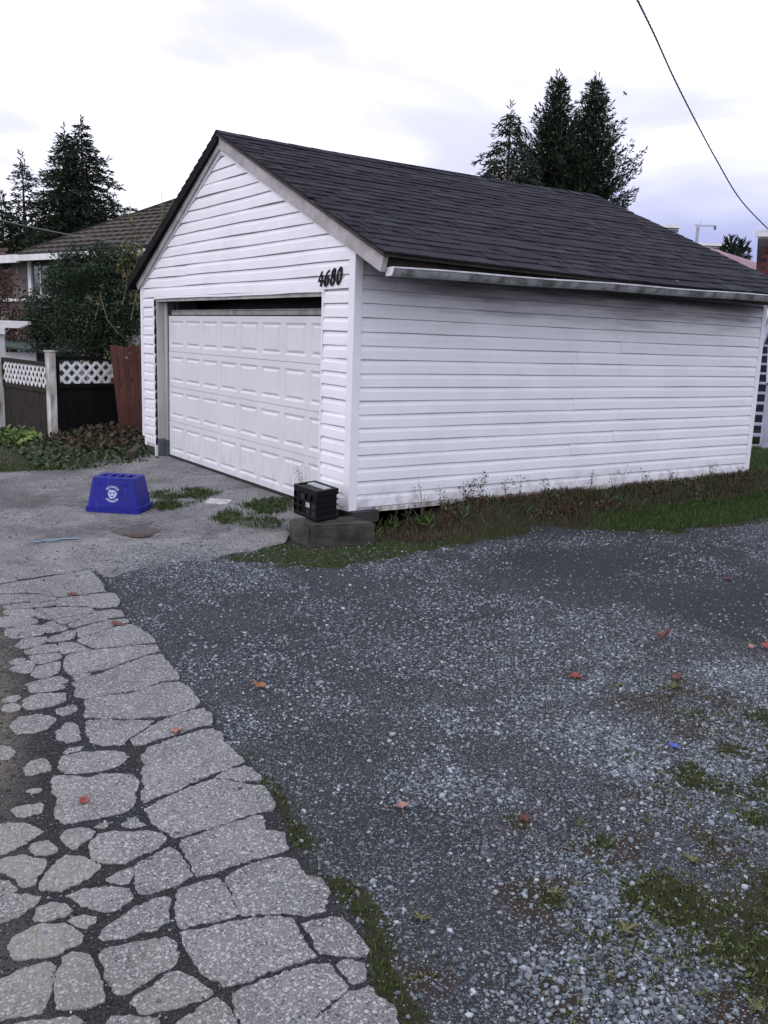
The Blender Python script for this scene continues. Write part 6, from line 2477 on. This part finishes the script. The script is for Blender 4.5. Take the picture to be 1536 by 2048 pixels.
# ------------------------------------------------------------------ right edge: house, steps, far roofs, towers
Fh = Vector((FWD[0], FWD[1], 0)).normalized()
Rh = Vector((RGT[0], RGT[1], 0)).normalized()
FhO, RhO = Fh, Rh
_d = ray(1524, 520)
Fh = Vector((_d[0], _d[1], 0)).normalized()
Rh = Vector((-Fh.y, Fh.x, 0))
if Rh.dot(RhO) < 0:
    Rh = -Rh
hr = Vector(D(1526, 600, 17.5))
rh = thing('house', 'tall house at the right edge with red brick upper wall and dark eave', 'house', (hr.x, hr.y, -.3))
ztop = zat(hr.x, hr.y, 481)
zmid = zat(hr.x, hr.y, 585)


def slab(a, w, d_, z0, z1):
    p0_ = Vector((a.x, a.y, 0))
    q_ = [p0_, p0_ + Rh * w, p0_ + Rh * w + Fh * d_, p0_ + Fh * d_]
    b = MB()
    b.hexa([p + Vector((0, 0, z0)) for p in q_], [p + Vector((0, 0, z1)) for p in q_])
    return b


slab(hr, 7, 8, zmid, ztop).build('brick_wall', M['brick'], rh)
bmb = MB()
bmb.box((0, 0, 0), (.20, .02, .060))
bme = bmb.mesh('brick', M['brick'])
ang2 = math.atan2(Rh.y, Rh.x)
j = 0
z = zmid + .005
while z < ztop - .06:
    for i in range(0, 5):
        ob = bpy.data.objects.new('brick', bme)
        COL.objects.link(ob)
        ob.parent = rh
        q_ = hr + Rh * (i * .212 + (-.1 if j % 2 else 0) + .0) - Fh * .02
        ob.location = Vector((q_.x, q_.y, z)) - wloc(rh)
        ob.rotation_euler = (0, 0, ang2)
    z += .072
    j += 1
slab(hr + Fh * 2.2 - Rh * 1.5, 9, 6, -.4, zmid - .003).build('lower_wall', M['navy'], rh)
e0 = hr - Rh * .22 - Fh * .35
slab(e0, 8, 9, ztop + .001, ztop + .09).build('eave', M['rawtrim'], rh)
slab(e0 - Rh * .05 - Fh * .06, 8, .058, ztop + .03, ztop + .15).build('gutter', M['gutterlip'], rh)
b = MB()
a = e0 + Vector((0, 0, 0))
z1 = ztop + .092
q_ = [Vector((a.x, a.y, z1)), Vector((a.x, a.y, z1)) + Rh * 8, Vector((a.x, a.y, z1)) + Rh * 8 + Fh * 9, Vector((a.x, a.y, z1)) + Fh * 9]
t1_ = Vector((a.x, a.y, z1 + 1.9)) + Rh * 4 + Fh * 4.5
b.add(q_ + [t1_], [(0, 1, 4), (1, 2, 4), (2, 3, 4), (3, 0, 4), (3, 2, 1, 0)])
b.build('roof', M['roofdark'], rh)
Fh, Rh = FhO, RhO
# steps
sb0 = Vector(G(1500, 893, -0.2))
steps = thing('outdoor_stairs', 'pale grey wooden outdoor stairs with open risers behind the right end of the garage', 'stairs', (sb0.x, sb0.y, -.2))
NS = 11
for k in range(NS):
    z = -.2 + .02 + k * .185
    p_ = sb0 + Fh * (.24 * k) - Rh * 2.4
    slab(p_, 3.9, .27, z - .04, z).build('tread', M['stair'], steps)
for off_ in (-2.42, 1.51):
    b = MB()
    p_ = sb0 + Rh * off_
    b.bar(Vector((p_.x, p_.y, -.25)), Vector((p_.x, p_.y, -.25)) + Fh * (.24 * NS) + Vector((0, 0, .185 * NS)), .04, .22)
    b.build('stringer', M['stair'], steps)
np_ = Vector(D(1543, 830, dep(sb0) - .35))
zt_ = zat(np_.x, np_.y, 772)
slab(np_ - Rh * .085, .17, .17, -.25, zt_).build('newel_post', M['stair'], steps)
b = MB()
p_ = Vector((np_.x, np_.y, zt_ + .03)) - Rh * .10
b.bar(p_, p_ + Fh * 2.4 + Rh * .9 + Vector((0, 0, 1.7)), .12, .05)
b.build('handrail', M['stair'], steps)
for (a, c, d0_, d1_) in (((1514, 708), (1548, 628), 15.5, 17.0), ((1516, 668), (1545, 610), 15.8, 17)):
    b = MB()
    b.bar(D(*a, d0_), D(*c, d1_), .07, .10)
    b.build('upper_rail', M['stair'], steps)

# pink tiled roof beyond
pl_ = Vector(D(1372, 482, 26))
zr_ = pl_.z
pr_ = Vector(hit(1560, 541, 2, zr_))
pk = thing('house', 'house far behind the garage of which only the pink tiled roof slope shows', 'house', (pl_.x, pl_.y, -.3))
al2 = (pr_ - pl_)
al2.z = 0
al2.normalize()
dn2 = Vector((-al2.y, al2.x, 0))
if dn2.dot(Fh) > 0:
    dn2 = -dn2
pl_ = pl_ - al2 * 3
drop = (dn2 * 3.4 + Vector((0, 0, -1.7)))
NP = 11
nrm = al2.cross(drop).normalized()
if nrm.z < 0:
    nrm = -nrm
for k in range(NP):
    a, c = pl_ + drop * (k / NP), pr_ + drop * (k / NP)
    e, f = pl_ + drop * ((k + 1.15) / NP), pr_ + drop * ((k + 1.15) / NP)
    L_ = (c - a).length
    ns = int(L_ / .30)
    vs, fs = [], []
    for i in range(ns * 2 + 1):
        t = i / (ns * 2)
        h_ = .05 if i % 2 else .025
        vs += [a.lerp(c, t) + nrm * (h_ - .02), e.lerp(f, t) + nrm * h_, e.lerp(f, t)]
    for i in range(ns * 2):
        fs += [(3 * i, 3 * i + 1, 3 * i + 4, 3 * i + 3), (3 * i + 1, 3 * i + 2, 3 * i + 5, 3 * i + 4)]
    b = MB()
    b.add(vs, fs)
    b.build('tile_course', M['pinktile'], pk)
b = MB()
bk2 = Vector((-drop.x, -drop.y, drop.z))
b.add([pl_ - nrm * .03, pr_ - nrm * .03, pr_ + drop - nrm * .03, pl_ + drop - nrm * .03, pl_ + bk2, pr_ + bk2], [(0, 1, 2, 3), (0, 4, 5, 1), (0, 3, 4), (1, 5, 2)])
b.build('roof', M['pinktile'], pk)
b = MB()
bb0 = pl_ + drop * .9
b.hexa([Vector((bb0.x, bb0.y, -.4)), Vector((bb0.x, bb0.y, -.4)) + al2 * ((pr_ - pl_).length), Vector((bb0.x, bb0.y, -.4)) + al2 * ((pr_ - pl_).length) - dn2 * 6, Vector((bb0.x, bb0.y, -.4)) - dn2 * 6],
       [Vector((bb0.x, bb0.y, bb0.z - .1)), Vector((bb0.x, bb0.y, bb0.z - .1)) + al2 * ((pr_ - pl_).length), Vector((bb0.x, bb0.y, bb0.z - .1)) + al2 * ((pr_ - pl_).length) - dn2 * 6, Vector((bb0.x, bb0.y, bb0.z - .1)) - dn2 * 6])
b.build('wall', M['stucco'], pk)


# towers and crane far off
def tower(px0, px1, ptop, depth, label, seed):
    k = depth / FPX
    c = Vector(D((px0 + px1) / 2, ptop, depth))
    w = (px1 - px0) * k
    root = thing('apartment_tower', label, 'tower', (c.x, c.y, 0))
    o_ = Vector((c.x, c.y, 0)) - Rh * (w * .46)
    slab(o_, w * .92, w * .8, 0, c.z - w * .10).build('shaft', M['tower'], root)
    slab(Vector((c.x, c.y, 0)) - Rh * (w * .5) - Fh * (w * .05), w, w * .9, c.z - w * .08, c.z).build('roof_crown', M['towerwhite'], root)
    for i in range(9):
        z1_ = c.z - w * (.13 + .11 * i)
        slab(o_ + Rh * (w * .03) - Fh * (w * .012), w * .86, w * .01, z1_ - w * .055, z1_).build('window_band', M['towerglass'], root)
        slab(o_ - Rh * (w * .02) - Fh * (w * .03), w * .5, w * .017, z1_ - w * .078, z1_ - w * .062).build('balcony_slab', M['towerwhite'], root)


tower(1296, 1361, 450, 420, 'far pale apartment tower with a bright roof edge, left of the crane', 1)
tower(1399, 1458, 487, 450, 'far apartment tower with a bright white roof edge, under the crane', 2)
ck = Vector(D(1396, 453, 430))
crane = thing('tower_crane', 'far grey tower crane standing behind the garage roof at right', 'crane', (ck.x, ck.y, 0))
kk_ = 430 / FPX
b = MB()
for dx in (-1, 1):
    for dy in (-1, 1):
        q_ = Vector((ck.x, ck.y, 0)) + Rh * (dx * 1.8 * kk_) + Fh * (dy * 1.8 * kk_)
        b.bar(q_, q_ + Vector((0, 0, ck.z)), .9 * kk_, .9 * kk_)
nst = 24
for i in range(nst):
    z0_, z1_ = ck.z * i / nst, ck.z * (i + 1) / nst
    s_ = 1 if i % 2 else -1
    b.bar(Vector((ck.x, ck.y, z0_)) + Rh * (s_ * 1.8 * kk_), Vector((ck.x, ck.y, z1_)) - Rh * (s_ * 1.8 * kk_), .6 * kk_, .6 * kk_)
b.build('mast', M['cranepaint'], crane)
b = MB()
ja, jb = Vector(D(1389, 451.5, 430)), Vector(D(1431, 453.5, 430))
b.bar(ja, jb, 1.2 * kk_, 1.0 * kk_)
b.bar(ja + Vector((0, 0, 2.2 * kk_)), jb + Vector((0, 0, 2.2 * kk_)), .8 * kk_, .7 * kk_)
for i in range(14):
    t = i / 14
    b.bar(ja.lerp(jb, t), ja.lerp(jb, t + 1 / 28) + Vector((0, 0, 2.2 * kk_)), .6 * kk_, .6 * kk_)
b.build('jib', M['cranepaint'], crane)
b = MB()
b.bar(Vector(D(1430, 452, 430)), Vector(D(1430, 459, 430)), 3.4 * kk_, 3.4 * kk_, up=(1, 0, 0))
b.build('counterweight', M['greymetal'], crane)
b = MB()
b.bar(Vector(D(1399, 451, 430)), Vector(D(1403.5, 439, 430)), .7 * kk_, .7 * kk_, up=(1, 0, 0))
b.build('apex', M['cranepaint'], crane)

# ------------------------------------------------------------------ twisted service cable overhead
ctrl = [(1180, -190), (1230, -90), (1275, 0), (1310, 72), (1346, 152), (1386, 232), (1432, 318), (1480, 398), (1536, 458), (1560, 480)]
dd_ = np.linspace(6.5, 16.9, len(ctrl))
cp = [Vector(D(a, c, d_)) for (a, c), d_ in zip(ctrl, dd_)]
fine = []
for i in range(len(cp) - 1):
    p0_, p1_, p2_, p3_ = cp[max(i - 1, 0)], cp[i], cp[i + 1], cp[min(i + 2, len(cp) - 1)]
    for j in range(26):
        t = j / 26
        fine.append(0.5 * ((2 * p1_) + (p2_ - p0_) * t + (2 * p0_ - 5 * p1_ + 4 * p2_ - p3_) * t * t + (3 * p1_ - p0_ - 3 * p2_ + p3_) * t ** 3))
cab = thing('service_cable', 'black twisted service cable slanting down to the house at the right edge', 'cable', fine[0])
acc = 0
phs = []
for i, p_ in enumerate(fine):
    if i:
        acc += (p_ - fine[i - 1]).length
    phs.append(acc * 2 * PI / .42)
for s_ in range(3):
    b = MB()
    pth = []
    for i, p_ in enumerate(fine):
        dn_ = (fine[min(i + 1, len(fine) - 1)] - fine[max(i - 1, 0)]).normalized()
        s1_ = dn_.cross(Vector((0, 0, 1))).normalized()
        u1_ = s1_.cross(dn_)
        a = phs[i] + s_ * 2 * PI / 3
        pth.append(p_ + (s1_ * math.cos(a) + u1_ * math.sin(a)) * .0062)
    b.tube(pth, .0048, 5)
    b.build('strand', M['cable'], cab, smooth=True)


# ------------------------------------------------------------------ birds
def bird(px, py, depth, span, label, flying):
    c = Vector(D(px, py, depth))
    root = thing('bird', label, 'bird', c)
    s = span
    b = MB()
    ax = (Rh * .5 + Vector((0, 0, .6))).normalized() if flying else (Rh * .7 + Vector((0, 0, .7))).normalized()
    b.tube([c - ax * s * .34, c - ax * s * .16, c, c + ax * s * .15, c + ax * s * .24, c + ax * s * .31], [s * .015, s * .06, s * .085, s * .07, s * .05, s * .006], 8)
    b.build('body', M['black'], root, smooth=True)
    sd_ = ax.cross(Fh).normalized()
    if flying:
        for q_ in (-1, 1):
            b = MB()
            w1, w2, w3 = c + sd_ * q_ * s * .05 + ax * s * .1, c + sd_ * q_ * s * .32 + ax * s * .16 + Vector((0, 0, .1 * s)), c + sd_ * q_ * s * .5 - ax * s * .06
            w4, w5 = c + sd_ * q_ * s * .3 - ax * s * .08, c + sd_ * q_ * s * .05 - ax * s * .1
            b.prism([w1, w2, w3, w4, w5], Fh * s * .015)
            b.build('wing', M['black'], root)
    b = MB()
    b.prism([c - ax * s * .3 - sd_ * s * .03, c - ax * s * .3 + sd_ * s * .03, c - ax * s * .48 + sd_ * s * .06, c - ax * s * .48 - sd_ * s * .06], Fh * s * .012)
    b.build('tail', M['black'], root)


bird(1250, 187, 34, .22, 'small black bird flying right of the tall cedars', True)
bird(1118, 156, 39.6, .30, 'black bird perched on the very tip of the tallest cedar', False)
print('all done', len(bpy.data.objects))
